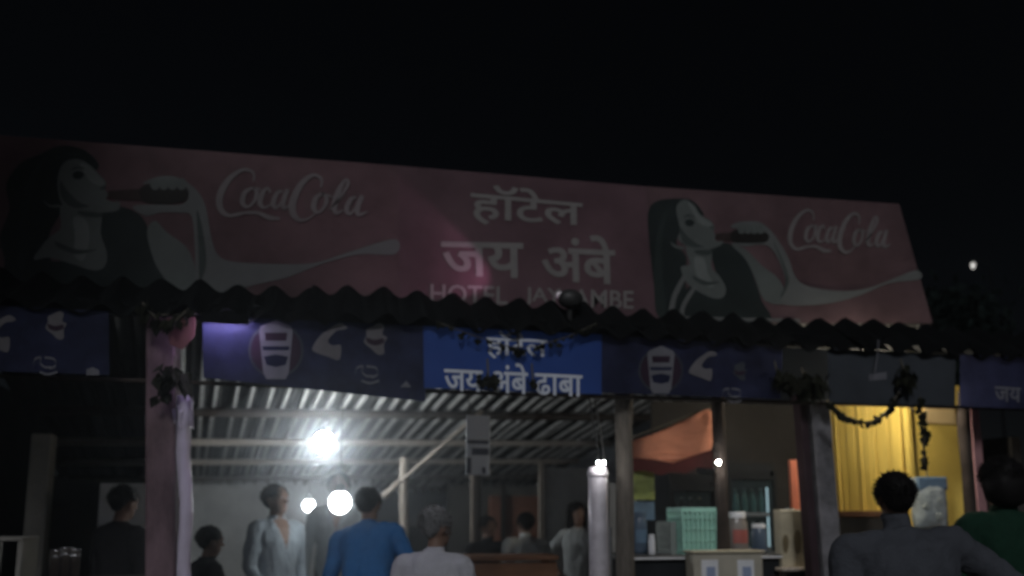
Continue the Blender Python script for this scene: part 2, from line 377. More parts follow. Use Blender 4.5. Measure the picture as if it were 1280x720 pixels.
# ------------------------------------------------------------------ hoarding above the roof
YH = 5.42
def flex(name, pix, Y, m, label, cat, group=None, frame=True, sag=.012, seed=0):
    """a printed sheet stretched on a frame: pix = four pixel corners (tl,tr,br,bl)"""
    tl, tr, br, bl = [P(u, v, Y) for u, v in pix]
    if not frame: tl.z = min(tl.z, 2.712 if tl.x < 2 else 2.69); tr.z = min(tr.z, 2.712 if tr.x < 2 else 2.69)   # tucked under the eave
    base = (bl + br) / 2; root = thing(name, label, cat, (base.x, Y + .05, base.z), group)
    n, k = 36, 12; vs = []; fs = []
    for j in range(k + 1):
        for i in range(n + 1):
            s, t = i / n, j / k
            q = tl.lerp(tr, s).lerp(bl.lerp(br, s), t)
            q.y = Y + 0 * math.sin(math.pi * t) * math.sin(math.pi * s) + 0 * noise.noise(Vector((q.x * 2.2 + seed, q.z * 3, 0))) * (1 if sag else 0) + .0005
            vs.append(q)
    for j in range(k):
        for i in range(n): a = j * (n + 1) + i; fs.append((a, a + n + 1, a + n + 2, a + 1))
    MB().add(vs, fs).build('sheet', m, root, True)
    if frame:
        cs = [q + Vector((0, .045, 0)) for q in (tl, tr, br, bl)]
        for i in range(4): MB().tube([cs[i], cs[(i + 1) % 4]], .016, 6).build('frame_bar', 'frame_steel', root)
        mid = [(cs[0] + cs[1]) / 2, (cs[3] + cs[2]) / 2]; MB().tube(mid, .014, 6).build('frame_bar', 'frame_steel', root)
        for s in (.04, .96):
            qa = cs[0].lerp(cs[1], s) - Vector((0, 0, .15)); qb = Vector((qa.x, qa.y + .75, 3.22))
            MB().tube([qa, qb], .014, 6).build('stay', 'frame_steel', root)
            qc = cs[3].lerp(cs[2], s); MB().tube([qc, Vector((qc.x, qc.y + .02, 2.75))], .018, 6).build('foot', 'frame_steel', root)
    return root
top = lambda u: 168 + (u) * (255 - 168) / 1125 + (4.5 * math.sin(math.pi * u / 1125) if u < 1125 else 0)
hl = flex('cola_banner', [(-12, 168), (498, 207), (499, 400), (-12, 372)], YH + .0016, 'flex_red', 'long faded red cola banner on the roof running up to the pillar side', 'banner', 'cola banners on the roof')
hc = flex('name_banner', [(497, 207), (807, 233), (822, 404), (499, 400)], YH, 'flex_red_mid', 'faded pink-red roof banner with pale Hindi lettering and HOTEL line', 'banner')
hr = flex('cola_banner', [(804, 232.7), (1124, 255), (1166, 404), (820, 404)], YH + .0016, 'flex_red', 'smaller faded red cola banner at the bare end of the roof row', 'banner', 'cola banners on the roof')
W = YH
def pr(par, name, pix, m, layer=1, smooth=True, Y=W): return print_poly(name, pix, Y, m, par, smooth, layer)
# left picture
pr(hl, 'printed_hair', [(-4, 362), (6, 330), (0, 296), (12, 262), (8, 230), (26, 204), (48, 194), (76, 182), (106, 188), (124, 208), (104, 222), (84, 240), (78, 262), (60, 300), (66, 362)], 'flex_dark')
pr(hl, 'printed_dress', [(118, 262), (150, 258), (178, 272), (190, 305), (206, 364), (60, 362), (52, 330), (100, 320)], 'flex_dark', 2)
pr(hl, 'printed_neck', [(78, 255), (124, 262), (126, 292), (134, 318), (130, 334), (116, 338), (90, 330), (62, 322), (42, 324), (60, 298), (76, 285)], 'flex_skin', 3)
pr(hl, 'printed_face', [(74, 214), (82, 202), (98, 199), (112, 206), (122, 216), (133, 228), (131, 236), (136, 243), (150, 254), (147, 263), (128, 266), (108, 264), (88, 262), (76, 252), (72, 232)], 'flex_skin', 4)
pr(hl, 'printed_eye', [(91, 218), (97, 214), (105, 217), (102, 223), (94, 224)], 'flex_dark', 5)
pr(hl, 'printed_jaw_shadow', [(98, 264), (128, 267), (124, 272), (104, 270)], 'flex_shade', 5)
pr(hl, 'printed_ear', [(54, 250), (62, 256), (74, 256), (76, 259), (62, 259)], 'flex_skin', 4)
pr(hl, 'printed_forearm', [(184, 288), (194, 276), (208, 290), (238, 316), (246, 368), (222, 366), (200, 340), (189, 315)], 'flex_skin', 3)
pr(hl, 'wave_ribbon', [(178, 230), (194, 222), (214, 220), (234, 228), (250, 243), (258, 262), (264, 296), (272, 318), (290, 327), (340, 330), (392, 329), (440, 314), (494, 299), (494, 318), (450, 318), (405, 329), (362, 346), (320, 356), (270, 368), (246, 366), (244, 320), (240, 272), (226, 266), (200, 266), (182, 270), (166, 258), (200, 256), (226, 256), (236, 246), (226, 233), (200, 229)], 'flex_white', 4)
pr(hl, 'bottle_neck', [(135, 239), (150, 238), (180, 236), (180, 251), (150, 250), (135, 249)], 'flex_neck', 5, False)
pr(hl, 'printed_bottle', [(176, 235), (196, 230), (226, 231), (236, 240), (230, 252), (200, 255), (178, 251)], 'flex_bottle', 6)
for i_ in range(4): pr(hl, 'printed_finger', [(188 + i_ * 11, 231), (191 + i_ * 11, 224), (198 + i_ * 11, 224), (200 + i_ * 11, 231), (197 + i_ * 11, 237), (191 + i_ * 11, 237)], 'flex_skin', 7)
pr(hl, 'printed_lip', [(134, 246), (142, 249), (147, 253), (139, 252), (133, 249)], 'flex_lip', 5)
pr(hl, 'printed_brow', [(88, 213), (96, 208), (108, 211), (97, 211)], 'flex_shade', 5)
pr(hl, 'printed_nostril', [(126, 234), (132, 233), (130, 237), (126, 237)], 'flex_shade', 5)
pr(hl, 'cheek_shade', [(76, 226), (84, 238), (98, 252), (112, 258), (94, 260), (80, 252), (75, 238)], 'flex_shade', 4.5)
pr(hl, 'collarbone_shade', [(70, 302), (96, 312), (122, 312), (96, 318), (74, 310)], 'flex_shade', 4.4)
pr(hl, 'face_highlight', [(100, 205), (110, 207), (122, 218), (131, 229), (124, 232), (112, 226), (106, 216)], 'flex_highlight', 4.5)
pr(hl, 'neck_highlight', [(92, 272), (108, 276), (112, 300), (104, 326), (92, 318), (94, 296)], 'flex_highlight', 4)
pr(hl, 'hair_strand', [(22, 330), (24, 270), (34, 225), (56, 198), (42, 232), (34, 280), (34, 330)], 'flex_hairlight', 1.6)
pr(hl, 'hair_strand', [(64, 200), (84, 190), (104, 194), (84, 197), (68, 212)], 'flex_hairlight', 1.6)
pr(hl, 'arm_shade', [(246, 262), (254, 290), (258, 330), (250, 350), (248, 310)], 'flex_shade', 4.6)
# right picture
pr(hr, 'printed_hair', [(810, 285), (811, 262), (822, 251), (845, 248), (866, 251), (880, 270), (862, 275), (850, 290), (846, 306), (858, 322), (856, 350), (862, 402), (826, 402), (816, 345)], 'flex_dark')
pr(hr, 'printed_dress', [(888, 310), (910, 304), (930, 320), (942, 346), (952, 376), (958, 402), (850, 402), (852, 372), (866, 356), (895, 350)], 'flex_dark', 2)
pr(hr, 'printed_neck', [(858, 308), (888, 312), (889, 334), (899, 345), (907, 360), (904, 371), (892, 373), (872, 364), (857, 352), (851, 334), (862, 330)], 'flex_skin', 3)
pr(hr, 'printed_face', [(845, 262), (850, 252), (858, 250), (868, 257), (875, 268), (888, 276), (893, 284), (892, 291), (903, 300), (900, 307), (885, 312), (866, 312), (855, 306), (847, 298), (850, 288)], 'flex_skin', 4)
pr(hr, 'printed_eye', [(856, 277), (862, 274), (868, 278), (864, 283), (858, 282)], 'flex_dark', 5)
pr(hr, 'printed_jaw_shadow', [(868, 313), (890, 313), (886, 319), (872, 318)], 'flex_shade', 5)
pr(hr, 'printed_ear', [(838, 302), (845, 307), (856, 309), (852, 312), (842, 309)], 'flex_skin', 4)
pr(hr, 'dress_stripe', [(836, 396), (839, 372), (852, 346), (857, 348), (845, 374), (842, 397)], 'flex_white', 4)
pr(hr, 'dress_stripe', [(849, 397), (852, 380), (865, 360), (869, 362), (857, 383), (854, 398)], 'flex_white', 4)
pr(hr, 'printed_forearm', [(914, 306), (932, 312), (952, 332), (974, 350), (984, 378), (956, 376), (942, 344), (930, 322)], 'flex_skin', 3)
pr(hr, 'wave_ribbon', [(914, 285), (922, 278), (946, 277), (960, 285), (972, 300), (985, 322), (994, 346), (1010, 358), (1050, 364), (1086, 360), (1120, 347), (1146, 338), (1150, 349), (1112, 354), (1078, 368), (1044, 378), (1004, 382), (976, 378), (982, 350), (968, 316), (954, 306), (930, 308), (914, 304), (940, 302), (958, 297), (948, 287)], 'flex_white', 4)
pr(hr, 'bottle_neck', [(894, 292), (918, 290), (918, 302), (894, 300)], 'flex_neck', 5, False)
pr(hr, 'printed_bottle', [(915, 289), (932, 287), (952, 289), (961, 295), (956, 303), (932, 304), (915, 302)], 'flex_bottle', 6)
for i_ in range(4): pr(hr, 'printed_finger', [(922 + i_ * 8, 287), (924 + i_ * 8, 281), (929 + i_ * 8, 281), (931 + i_ * 8, 287), (929 + i_ * 8, 292), (924 + i_ * 8, 292)], 'flex_skin', 7)
pr(hr, 'printed_lip', [(893, 296), (898, 298), (901, 302), (895, 301)], 'flex_lip', 5)
pr(hr, 'printed_brow', [(854, 272), (860, 268), (869, 272), (861, 271)], 'flex_shade', 5)
pr(hr, 'printed_nostril', [(887, 284), (892, 283), (890, 287)], 'flex_shade', 5)
pr(hr, 'cheek_shade', [(850, 284), (858, 294), (870, 304), (880, 309), (864, 309), (853, 302)], 'flex_shade', 4.5)
pr(hr, 'collarbone_shade', [(866, 345), (884, 352), (900, 352), (884, 357), (870, 352)], 'flex_shade', 4.4)
pr(hr, 'face_highlight', [(860, 254), (868, 259), (875, 270), (887, 278), (889, 283), (876, 281), (868, 270)], 'flex_highlight', 4.5)
pr(hr, 'neck_highlight', [(868, 322), (880, 324), (884, 340), (892, 358), (880, 356), (870, 342)], 'flex_highlight', 3.5)
pr(hr, 'hair_strand', [(820, 390), (818, 340), (822, 290), (834, 262), (828, 300), (828, 345), (832, 390)], 'flex_hairlight', 1.6)
pr(hr, 'arm_shade', [(966, 302), (978, 325), (986, 352), (976, 372), (982, 345)], 'flex_shade', 4.6)
pr(hr, 'white_hem', [(840, 395), (1000, 399), (1000, 403), (840, 399)], 'flex_white', 3, False)

# flowing script: calligraphic strokes (x, y, width) in a 10 x 3.2 box
SCRIPT = [
    [(2.35, 2.35, .10), (2.25, 2.95, .16), (1.6, 3.1, .22), (.8, 2.5, .36), (.28, 1.5, .46), (.3, .6, .40), (.8, .12, .26), (1.5, .15, .16), (2.2, .42, .10)],
    [(.85, .05, .12), (1.8, .3, .16), (2.8, .38, .22), (3.6, .12, .30), (4.3, .12, .16)],
    [(2.35, 2.0, .14), (1.85, 1.65, .32), (1.75, 1.0, .34), (2.1, .72, .2), (2.5, 1.1, .22), (2.62, 1.7, .26), (2.35, 2.0, .14), (2.9, 1.9, .09)],
    [(3.5, 1.75, .2), (3.3, 2.05, .14), (2.98, 1.65, .32), (2.9, 1.02, .34), (3.2, .74, .18), (3.7, 1.05, .09)],
    [(4.3, 1.9, .14), (3.95, 1.75, .28), (3.75, 1.1, .32), (3.95, .78, .2), (4.3, 1.2, .16), (4.55, 2.0, .1)],
    [(4.6, 2.05, .28), (4.4, 1.2, .32), (4.5, .8, .24), (4.9, 1.1, .1)],
    [(6.75, 2.3, .10), (6.75, 2.85, .18), (6.2, 3.1, .22), (5.5, 2.5, .38), (5.05, 1.4, .48), (5.1, .55, .42), (5.6, .1, .26), (6.2, .25, .14), (6.6, .7, .08)],
    [(6.9, 1.95, .14), (6.5, 1.6, .32), (6.42, .95, .34), (6.75, .68, .2), (7.1, 1.05, .22), (7.2, 1.65, .26), (6.9, 1.95, .14), (7.6, 1.75, .09)],
    [(7.45, .9, .1), (8.1, 1.8, .16), (8.5, 2.7, .24), (8.3, 2.95, .16), (7.95, 2.2, .36), (7.75, 1.2, .38), (7.95, .72, .24), (8.35, .95, .1)],
    [(9.15, 1.85, .14), (8.8, 1.7, .3), (8.58, 1.05, .34), (8.8, .72, .2), (9.15, 1.15, .18), (9.4, 1.95, .12)],
    [(9.5, 2.0, .3), (9.28, 1.15, .34), (9.4, .72, .24), (9.95, .95, .1)]]
def script(par, box, Y):
    (u0, v0), (u1, v1), h0, h1 = box     # bottom-left, bottom-right pixels and the heights there
    for i, st in enumerate(SCRIPT):
        pp = smooth_path([(x, y, 0) for x, y, w_ in st], 8); ww = smooth_path([(w_, 0, 0) for x, y, w_ in st], 8)
        L = []; Rr = []
        for k, q_ in enumerate(pp):
            t = (pp[min(k + 1, len(pp) - 1)] - pp[max(k - 1, 0)]).normalized(); nn = Vector((-t.y, t.x, 0)) * max(.07, ww[k].x) * .5
            L.append(q_ + nn); Rr.append(q_ - nn)
        f = lambda q_: P(u0 + (u1 - u0) * (q_.x + .1 * q_.y) / 10.4, v0 + (v1 - v0) * q_.x / 10 - (h0 + (h1 - h0) * q_.x / 10) * q_.y / 3.2, Y) + Vector((0, -.0036 - .0003 * i, 0))
        n = len(L); vs = [f(a) for a in L] + [f(a) for a in Rr]
        MB().add(vs, [(k, n + k, n + k + 1, k + 1) for k in range(n - 1)]).build('script_stroke', 'flex_cola', par)
script(hl, ((268, 270), (466, 283), 62, 60), W)
script(hr, ((983, 312), (1117, 321), 52, 52), W)

# lettering through the built-in font
def text_mesh(body, bold=.01):
    c = bpy.data.curves.new('lettering', 'FONT'); c.body = body; c.offset = bold; c.align_x = 'LEFT'; c.resolution_u = 3
    o = bpy.data.objects.new('lettering', c); COL.objects.link(o)
    me = bpy.data.meshes.new_from_object(o.evaluated_get(bpy.context.evaluated_depsgraph_get()))
    bpy.data.objects.remove(o); bpy.data.curves.remove(c)
    bm = bmesh.new(); bm.from_mesh(me); bmesh.ops.remove_doubles(bm, verts=bm.verts[:], dist=1e-5); seen = set(); isl = 0; lev = {}
    for v in bm.verts:
        if v in seen: continue
        st = [v]; seen.add(v)
        while st:
            q_ = st.pop(); lev[q_.index] = isl
            for e in q_.link_edges:
                w_ = e.other_vert(q_)
                if w_ not in seen: seen.add(w_); st.append(w_)
        isl += 1
    bm.verts.index_update(); V = [(v.co.x, v.co.y, lev[v.index] % 5) for v in bm.verts]; Fc = [[v.index for v in f.verts] for f in bm.faces]; bm.free()
    return V, Fc
def lettering(par, body, tl, tr, bl, br, Y, m, bold=.01, yr=None, name='lettering', layer=4):
    """fits the lettering into a pixel quad on the plane Y"""
    V, Fc = text_mesh(body, bold); xs = [q_[0] for q_ in V]; ys = [q_[1] for q_ in V]
    x0, x1, y0, y1 = min(xs), max(xs), min(ys), max(ys)
    vs = []
    for x, y, l in V:
        s = (x - x0) / (x1 - x0); t = (y1 - y) / (y1 - y0)
        uv = (Vector(tl).lerp(Vector(tr), s)).lerp(Vector(bl).lerp(Vector(br), s), t)
        vs.append(P(uv.x, uv.y, Y) + Vector((0, -.0007 * layer - .0004 * l, 0)))
    return MB().add(vs, Fc).build(name, m, par)
lettering(hc, 'हॉटेल', (588, 228), (728, 243), (588, 280), (728, 288), W, 'flex_letter', .016)
lettering(hc, 'जय', (551, 302), (654, 304), (552, 344), (655, 348), W, 'flex_letter', .018)
lettering(hc, 'अंबे', (676, 292), (768, 295), (677, 350), (770, 356), W, 'flex_letter', .018)
for wd_, u0, u1 in (('HOTEL', 538, 634), ('JAY', 656, 702), ('AMBE', 716, 792)): lettering(hc, wd_, (u0, 355 + (u0 - 538) * .035), (u1, 355 + (u1 - 538) * .035), (u0, 378 + (u0 - 538) * .032), (u1, 378 + (u1 - 538) * .032), W, 'flex_letter', .014)

# ------------------------------------------------------------------ blue banners under the eave
YB = 4.94
b1 = flex('blue_banner', [(-60, 372), (137, 374), (137, 469), (-60, 462)], YB, 'flex_navy', 'dark navy tea banner hung beyond the pink pillar, away from the name board', 'banner', 'navy banners under the eave', False, .02, 1)
b2 = flex('blue_banner', [(254, 376), (532, 384), (532, 502), (254, 472)], YB + .004, 'flex_navy', 'navy tea banner with cup emblem between pink pillar and blue name board', 'banner', 'navy banners under the eave', False, .02, 2)
bc = flex('name_board', [(529, 392), (752, 400), (752, 493), (530, 485)], YB, 'flex_blue', 'bright blue banner with white Hindi lettering hung under the eave', 'banner', None, False, .012, 3)
b3 = flex('blue_banner', [(750, 402), (978, 415), (976, 499), (750, 491)], YB + .004, 'flex_navy', 'navy tea banner with cup emblem hung above the coolers', 'banner', 'navy banners under the eave', False, .02, 4)
b4 = flex('slate_banner', [(1034, 430), (1194, 440), (1194, 507), (1036, 503)], YB, 'flex_slate', 'plain slate-grey banner hung over the yellow booth', 'banner', None, False, .02, 5)
b5 = flex('blue_banner', [(1200, 440), (1330, 448), (1330, 513), (1200, 508)], YB, 'flex_navy', 'navy banner with small Hindi lettering above the person in green', 'banner', 'navy banners under the eave', False, .02, 6)
lettering(bc, 'हॉटेल', (608, 413), (684, 416), (608, 448), (684, 451), YB, 'flex_text', .014)
lettering(bc, 'जय अंबे ढाबा', (555, 450), (728, 458), (555, 488), (728, 496), YB, 'flex_text', .014)
lettering(b5, 'जय', (1243, 483), (1276, 485), (1243, 501), (1276, 503), YB, 'flex_print', .014)
def emblem(par, cu, cv, r):
    ring = lambda r0, r1, m, L: MB().add([P(cu + rr * math.cos(a) , cv + rr * math.sin(a), YB) + Vector((0, -.0007 * L, 0)) for rr in (r0, r1) for a in [2 * math.pi * i / 40 for i in range(40)]],
            [(i, (i + 1) % 40, 40 + (i + 1) % 40, 40 + i) for i in range(40)]).build('emblem_ring', m, par)
    ring(r * .86, r * .93, 'flex_slate', 3); ring(r * .1, r * .84, 'flex_maroon', 2)
    k = r / 37
    X = lambda pts: [(cu + x * k, cv + y * k) for x, y in pts]
    pr(par, 'printed_cup', X([(-19, -30), (0, -38), (19, -30), (21, -24), (16, 28), (12, 36), (-12, 36), (-16, 28), (-21, -24)]), 'flex_print', 4, False, YB)
    pr(par, 'cup_band', X([(-14, -22), (14, -22), (13, -12), (-13, -12)]), 'flex_maroon', 5, False, YB)
    pr(par, 'cup_band', X([(-17, -5), (17, -5), (16, 0), (-16, 0)]), 'flex_navy', 5, False, YB)
    pr(par, 'cup_band', X([(-15, 8), (0, 5), (15, 8), (12, 18), (0, 21), (-12, 18)]), 'flex_navy', 5, False, YB)
def arm(par, du, dv, k=1):
    X = lambda pts: [(du + x * k, dv + y * k) for x, y in pts]
    pr(par, 'printed_arm', X([(0, 18), (10, 2), (26, -10), (36, -14), (44, -9), (40, -6), (30, -4), (20, 8), (26, 14), (36, 14), (34, 32), (20, 28), (8, 24)]), 'flex_figure', 3, True, YB)
def face(par, du, dv, k=1, m='flex_figure'):
    X = lambda pts: [(du + x * k, dv + y * k) for x, y in pts]
    pr(par, 'printed_face', X([(0, 0), (8, -4), (16, -8), (22, -4), (20, 6), (26, 10), (22, 18), (22, 30), (14, 31), (6, 24), (-3, 16), (0, 8)]), m, 3, True, YB)
    pr(par, 'printed_beard', X([(0, 10), (10, 13), (20, 11), (22, 16), (12, 20), (2, 17)]), 'flex_maroon', 4, True, YB)
def scrawl(par, du, dv, k=1):
    for i, pts in enumerate(([(0, 10), (2, 2), (10, 0), (8, 6), (14, 12), (22, 12)], [(14, 0), (26, 2), (28, 10), (20, 14)], [(8, 18), (18, 21), (30, 18)])):
        pp = smooth_path([(du + x * k, dv + y * k, 0) for x, y in pts], 5); n = len(pp)
        vs = [P(q_.x, q_.y + s * 1.4 * k, YB) + Vector((0, -.0028 - .0003 * i, 0)) for s in (-1, 1) for q_ in pp]
        MB().add(vs, [(a, n + a, n + a + 1, a + 1) for a in range(n - 1)]).build('scrawl_stroke', 'flex_print', par)
emblem(b2, 345, 438, 37); arm(b2, 390, 418); face(b2, 458, 412); scrawl(b2, 444, 458)
emblem(b3, 826, 463, 30); arm(b3, 861, 450, .8); face(b3, 918, 457, .6, 'flex_slate'); scrawl(b3, 903, 486, .8)
arm(b1, -24, 408, 1); face(b1, 60, 396, .9); scrawl(b1, 42, 447)
pr(b1, 'printed_patch', [(108, 462), (116, 459), (124, 463), (124, 469), (108, 469)], 'flex_print', 3, False, YB)
pr(b2, 'printed_patch', [(500, 484), (508, 476), (514, 484)], 'flex_print', 3, False, YB)
pr(b4, 'printed_patch', [(1086, 468), (1108, 465), (1108, 474), (1086, 476)], 'flex_print', 3, False, YB)

# ------------------------------------------------------------------ lamps
def bulb(name, pos, r, m, label, cord_to=None, group=None, cap=True):
    root = thing(name, label, 'lamp', pos, group); x, y, z = pos
    MB().ball(pos, (r, r, r * 1.05), 20, 14).build('glass', m, root, True)
    MB().lathe((x, y, z + r * .93), [(r * .42, 0), (r * .45, .02), (r * .4, .05), (r * .25, .07)], 14).build('socket', 'lamp_body', root)
    if cord_to: MB().tube([(x, y, z + r + .05), cord_to], .004, 6).build('cord', 'lamp_body', root)
    return root
pa = P(405, 553, 8.5); bulb('ceiling_bulb', pa, .105, 'bulb_white', 'bright white bulb glowing close under the corrugated ceiling', (pa.x, pa.y, 2.86))
pb = P(425, 628, 6.5); bulb('hanging_bulb', pb, .085, 'bulb_head', 'big white bulb hanging at head height beside the man in blue', (pb.x, pb.y, 3.2))
pc = P(386, 632, 9.2); bulb('hanging_bulb', pc, .062, 'bulb_white_low', 'small white bulb beside the head of the man in white', (pc.x, pc.y, 2.68))
for du in (0, 7):
    pd = P(748 + du, 578, 4.9); bulb('small_bulb', pd, .01, 'bulb_small', 'tiny white bulb fixed near the head of the glossy pipe', (pd.x, 5.085, 2.33), 'tiny bulbs by the glossy pipe')
pe = P(898, 578, 5.36); bulb('small_bulb', pe, .014, 'bulb_shop', 'tiny lit bulb on the dark post between the coolers', (pe.x, 5.47, pe.z + .1))
# warm bulb over the booth, behind the slate banner
pw = P(1082, 470, 5.36); bulb('booth_bulb', pw, .05, 'bulb_warm', 'warm bulb behind the slate banner lighting the yellow booth', (pw.x, pw.y, 2.72))
# violet strip lamp under the eave and a small flood lamp on the roof edge
pv = Vector((P(283, 390, 4.9).x, 4.875, 2.70))
lv = thing('strip_lamp', 'short violet strip lamp tucked under the eave beside the pink pillar', 'lamp', pv)
MB().box((pv.x, pv.y + .005, pv.z + .0), (.26, .03, .03), None, .004).build('housing', 'roof_black', lv)
MB().box((pv.x, pv.y - .022, pv.z - .022), (.27, .004, .06)).build('front_lip', 'roof_black', lv)
MB().box((pv.x, pv.y - .002, pv.z - .024), (.24, .022, .016), None, .004).build('tube', 'led_violet', lv)
for k_ in (-1, 1): MB().tube([(pv.x + k_ * .1, pv.y, pv.z), (pv.x + k_ * .1, 4.95, 2.77)], .005, 6).build('hanger', 'roof_black', lv)
pf = P(713, 374, 5.12)
lf = thing('flood_lamp', 'small round flood lamp on the roof edge in front of the Hindi lettering', 'lamp', pf)
MB().ball(pf, (.09, .06, .07), 16, 10).build('head', 'lamp_body', lf, True)
MB().tube([pf, pf + Vector((0, .03, -.16))], .018, 8).build('bracket', 'lamp_body', lf)
aim = P(455, 292, YH); d_ = (aim - pf).normalized(); gp_ = pf + d_ * .1
MB().ball(pf + d_ * .075, .03, 12, 8).build('glass', 'led_pink', lf, True)
fl_ = bpy.data.lights.new('flood_beam', 'SPOT'); fl_.energy = 17; fl_.color = (1, .45, .75); fl_.spot_size = R(46); fl_.spot_blend = .35; fl_.shadow_soft_size = .02
fo = bpy.data.objects.new('flood_beam', fl_); COL.objects.link(fo); fo.location = gp_ + d_ * .02; fo.rotation_euler = (-d_).to_track_quat('Z', 'Y').to_euler()

# ------------------------------------------------------------------ leaf garlands and bunches
def leaves_at(mb, c, n, spread, ln=.09, wd=.028):
    for _ in range(n):
        p = Vector(c) + Vector((random.gauss(0, spread), random.gauss(0, spread * .5), random.gauss(0, spread * .6)))
        d = Vector((random.gauss(0, .45), random.gauss(0, .4), -1)).normalized(); s = d.orthogonal().normalized()
        s = (Matrix.Rotation(random.uniform(0, 6.28), 3, d) @ s); k = random.uniform(.6, 1.2); L = ln * k; Wd = wd * k; up = d.cross(s) * Wd * .4
        mb.add([p, p + d * L * .35 + s * Wd + up, p + d * L, p + d * L * .35 - s * Wd + up, p + d * L * .4], [(0, 1, 4), (1, 2, 4), (2, 3, 4), (3, 0, 4)])
def garland(pix, Y, label, per=3, spread=.02, group=None, ln=.07, dens=14, thick=.006, name='leaf_garland'):
    pts = smooth_path([P(u, v, Y) for u, v in pix], 8); root = thing(name, label, 'garland', pts[0], group)
    MB().tube(pts, thick, 6).build('string', 'string', root)
    mb = MB(); L = 0
    for a, b in zip(pts, pts[1:]):
        n = max(1, round((b - a).length * dens * random.uniform(.5, 1.5)))
        for i in range(n): leaves_at(mb, a.lerp(b, random.random()), per, spread, ln)
    mb.build('leaves', 'leaf_dry', root, kind='stuff'); return root
def bunch(c, n, spread, label, ln=.11):
    root = thing('leaf_bunch', label, 'garland', c); mb = MB(); leaves_at(mb, c, n, spread, ln, .03); mb.build('leaves', 'leaf_dry', root, kind='stuff')
    MB().tube([Vector(c) + Vector((0, .05, .12)), Vector(c) + Vector((0, .01, -.02))], .006, 6).build('string', 'string', root); return root
garland([(545, 402), (600, 422), (648, 434), (700, 424), (746, 404)], 4.885, 'thin dry leaf garland looping across the top of the blue name board', 1, .01, None, .045, 5, .003)
bunch(P(649, 437, 4.885), 9, .014, 'small dark leaf knot at the middle of the garland on the blue name board', .06)
bunch(P(611, 470, 4.885), 26, .028, 'dark leaf bunch between the words on the lower line of the blue name board', .075)
bunch(P(667, 476, 4.885), 11, .018, 'small leaf sprig over the last word of the blue name board', .06)
garland([(178, 378), (196, 398), (214, 404), (236, 385)], 4.88, 'leaf garland tied round the head of the pink pillar', 2, .02, None, .08, 14)
bunch(P(216, 468, 4.92), 60, .045, 'bunch of dark leaves hanging on the front of the pink pillar')
bunch(P(202, 492, 4.94), 12, .02, 'small leaf sprig low on the front of the pink pillar', .07)
bunch(P(1008, 478, 5.0), 95, .065, 'thick bunch of dark leaves tied to the grey concrete post')
bunch(P(1133, 468, 4.89), 34, .04, 'bunch of dark leaves hanging in front of the slate banner')
bunch(P(974, 470, 4.9), 26, .045, 'loose dark leaves hanging at the end of the cooler-side navy banner')
garland([(1038, 503), (1050, 516), (1062, 523), (1085, 528), (1106, 517), (1116, 503), (1124, 490)], 4.88, 'dark flower garland swagged across the ribbed side of the yellow booth', 2, .01, None, .04, 50, .008)
garland([(1150, 496), (1152, 520), (1155, 545), (1154, 582)], 4.88, 'dark leaf string hanging before the plain front of the yellow booth', 2, .012, None, .05, 20)
MB2 = thing('red_pennant', 'faded red cloth pennant pinned at the head of the pink pillar', 'pennant', P(225, 415, 4.9))
v4 = [P(u, v, 4.9) for u, v in ((208, 398), (244, 396), (243, 420), (228, 437), (212, 430))]
MB().add(v4 + [q_ + Vector((0, .012, 0)) for q_ in v4], [(4, 3, 2, 1, 0), (5, 6, 7, 8, 9)] + [(i, (i + 1) % 5, 5 + (i + 1) % 5, 5 + i) for i in range(5)]).build('cloth', 'red_cloth', MB2)
MB().tube([v4[0] + Vector((-.03, .006, .02)), v4[1] + Vector((.03, .006, .02))], .006, 6).build('string', 'string', MB2)
wr = thing('hanging_wire', 'thin pale wire dangling from the eave over the slate banner', 'wire', P(1097, 432, 4.88))
MB().tube([P(1098, 425, 4.88), P(1097, 445, 4.88), P(1093, 466, 4.88)], .004, 6).build('strand', 'flex_print', wr)

# ------------------------------------------------------------------ hung white board
bd = thing('hanging_board', 'narrow pale notice board with dark bands hung inside the shed', 'board', P(597, 590, 6.2))
c4 = [P(u, v, 6.2) for u, v in ((583, 519), (612, 520), (612, 594), (583, 594))]
cen = (c4[0] + c4[2]) / 2
MB().box(cen, (c4[1].x - c4[0].x, .03, c4[0].z - c4[3].z), None, .004).build('panel', 'board_white', bd)
for va, vb, ua, ub in ((550, 555, 584, 611), (560, 569, 590, 611), (572, 592, 583, 589), (584, 592, 603, 607)):
    qa, qb = P(ua, va, 6.18), P(ub, vb, 6.18); MB().box(((qa.x + qb.x) / 2, 6.182, (qa.z + qb.z) / 2), (qb.x - qa.x, .003, qa.z - qb.z)).build('printed_band', 'board_dark', bd)
for k in (0, 1): MB().tube([c4[k] + Vector((.02 - .04 * k, 0, -.01)), c4[k] + Vector((.02 - .04 * k, 0, .75))], .004, 6).build('string', 'string', bd)

# ------------------------------------------------------------------ glossy pipe
pg = P(748, 640, 5.0)
gp = thing('glossy_pipe', 'pale glossy upright metal pipe standing beside the timber post', 'pipe', (pg.x, 5.0, 0))
zt = P(748, 584, 5.0).z
MB().lathe((pg.x, 5.0, 0), [(.064, 0), (.064, zt - .02), (.06, zt - .004), (.05, zt)], 28).build('tube', 'pipe_gloss', gp, True)
MB().lathe((pg.x, 5.0, 0), [(.12, 0), (.12, .02), (.07, .03)], 24).build('base', 'frame_steel', gp)
MB().lathe((pg.x, 5.0, zt - .06), [(.066, 0), (.07, .005), (.07, .03), (.066, .035)], 28).build('collar', 'pipe_gloss', gp)
MB().tube([(pg.x + .085, 5.02, .0), (pg.x + .085, 5.02, 1.45)], .012, 8).build('hose', 'steel', gp)

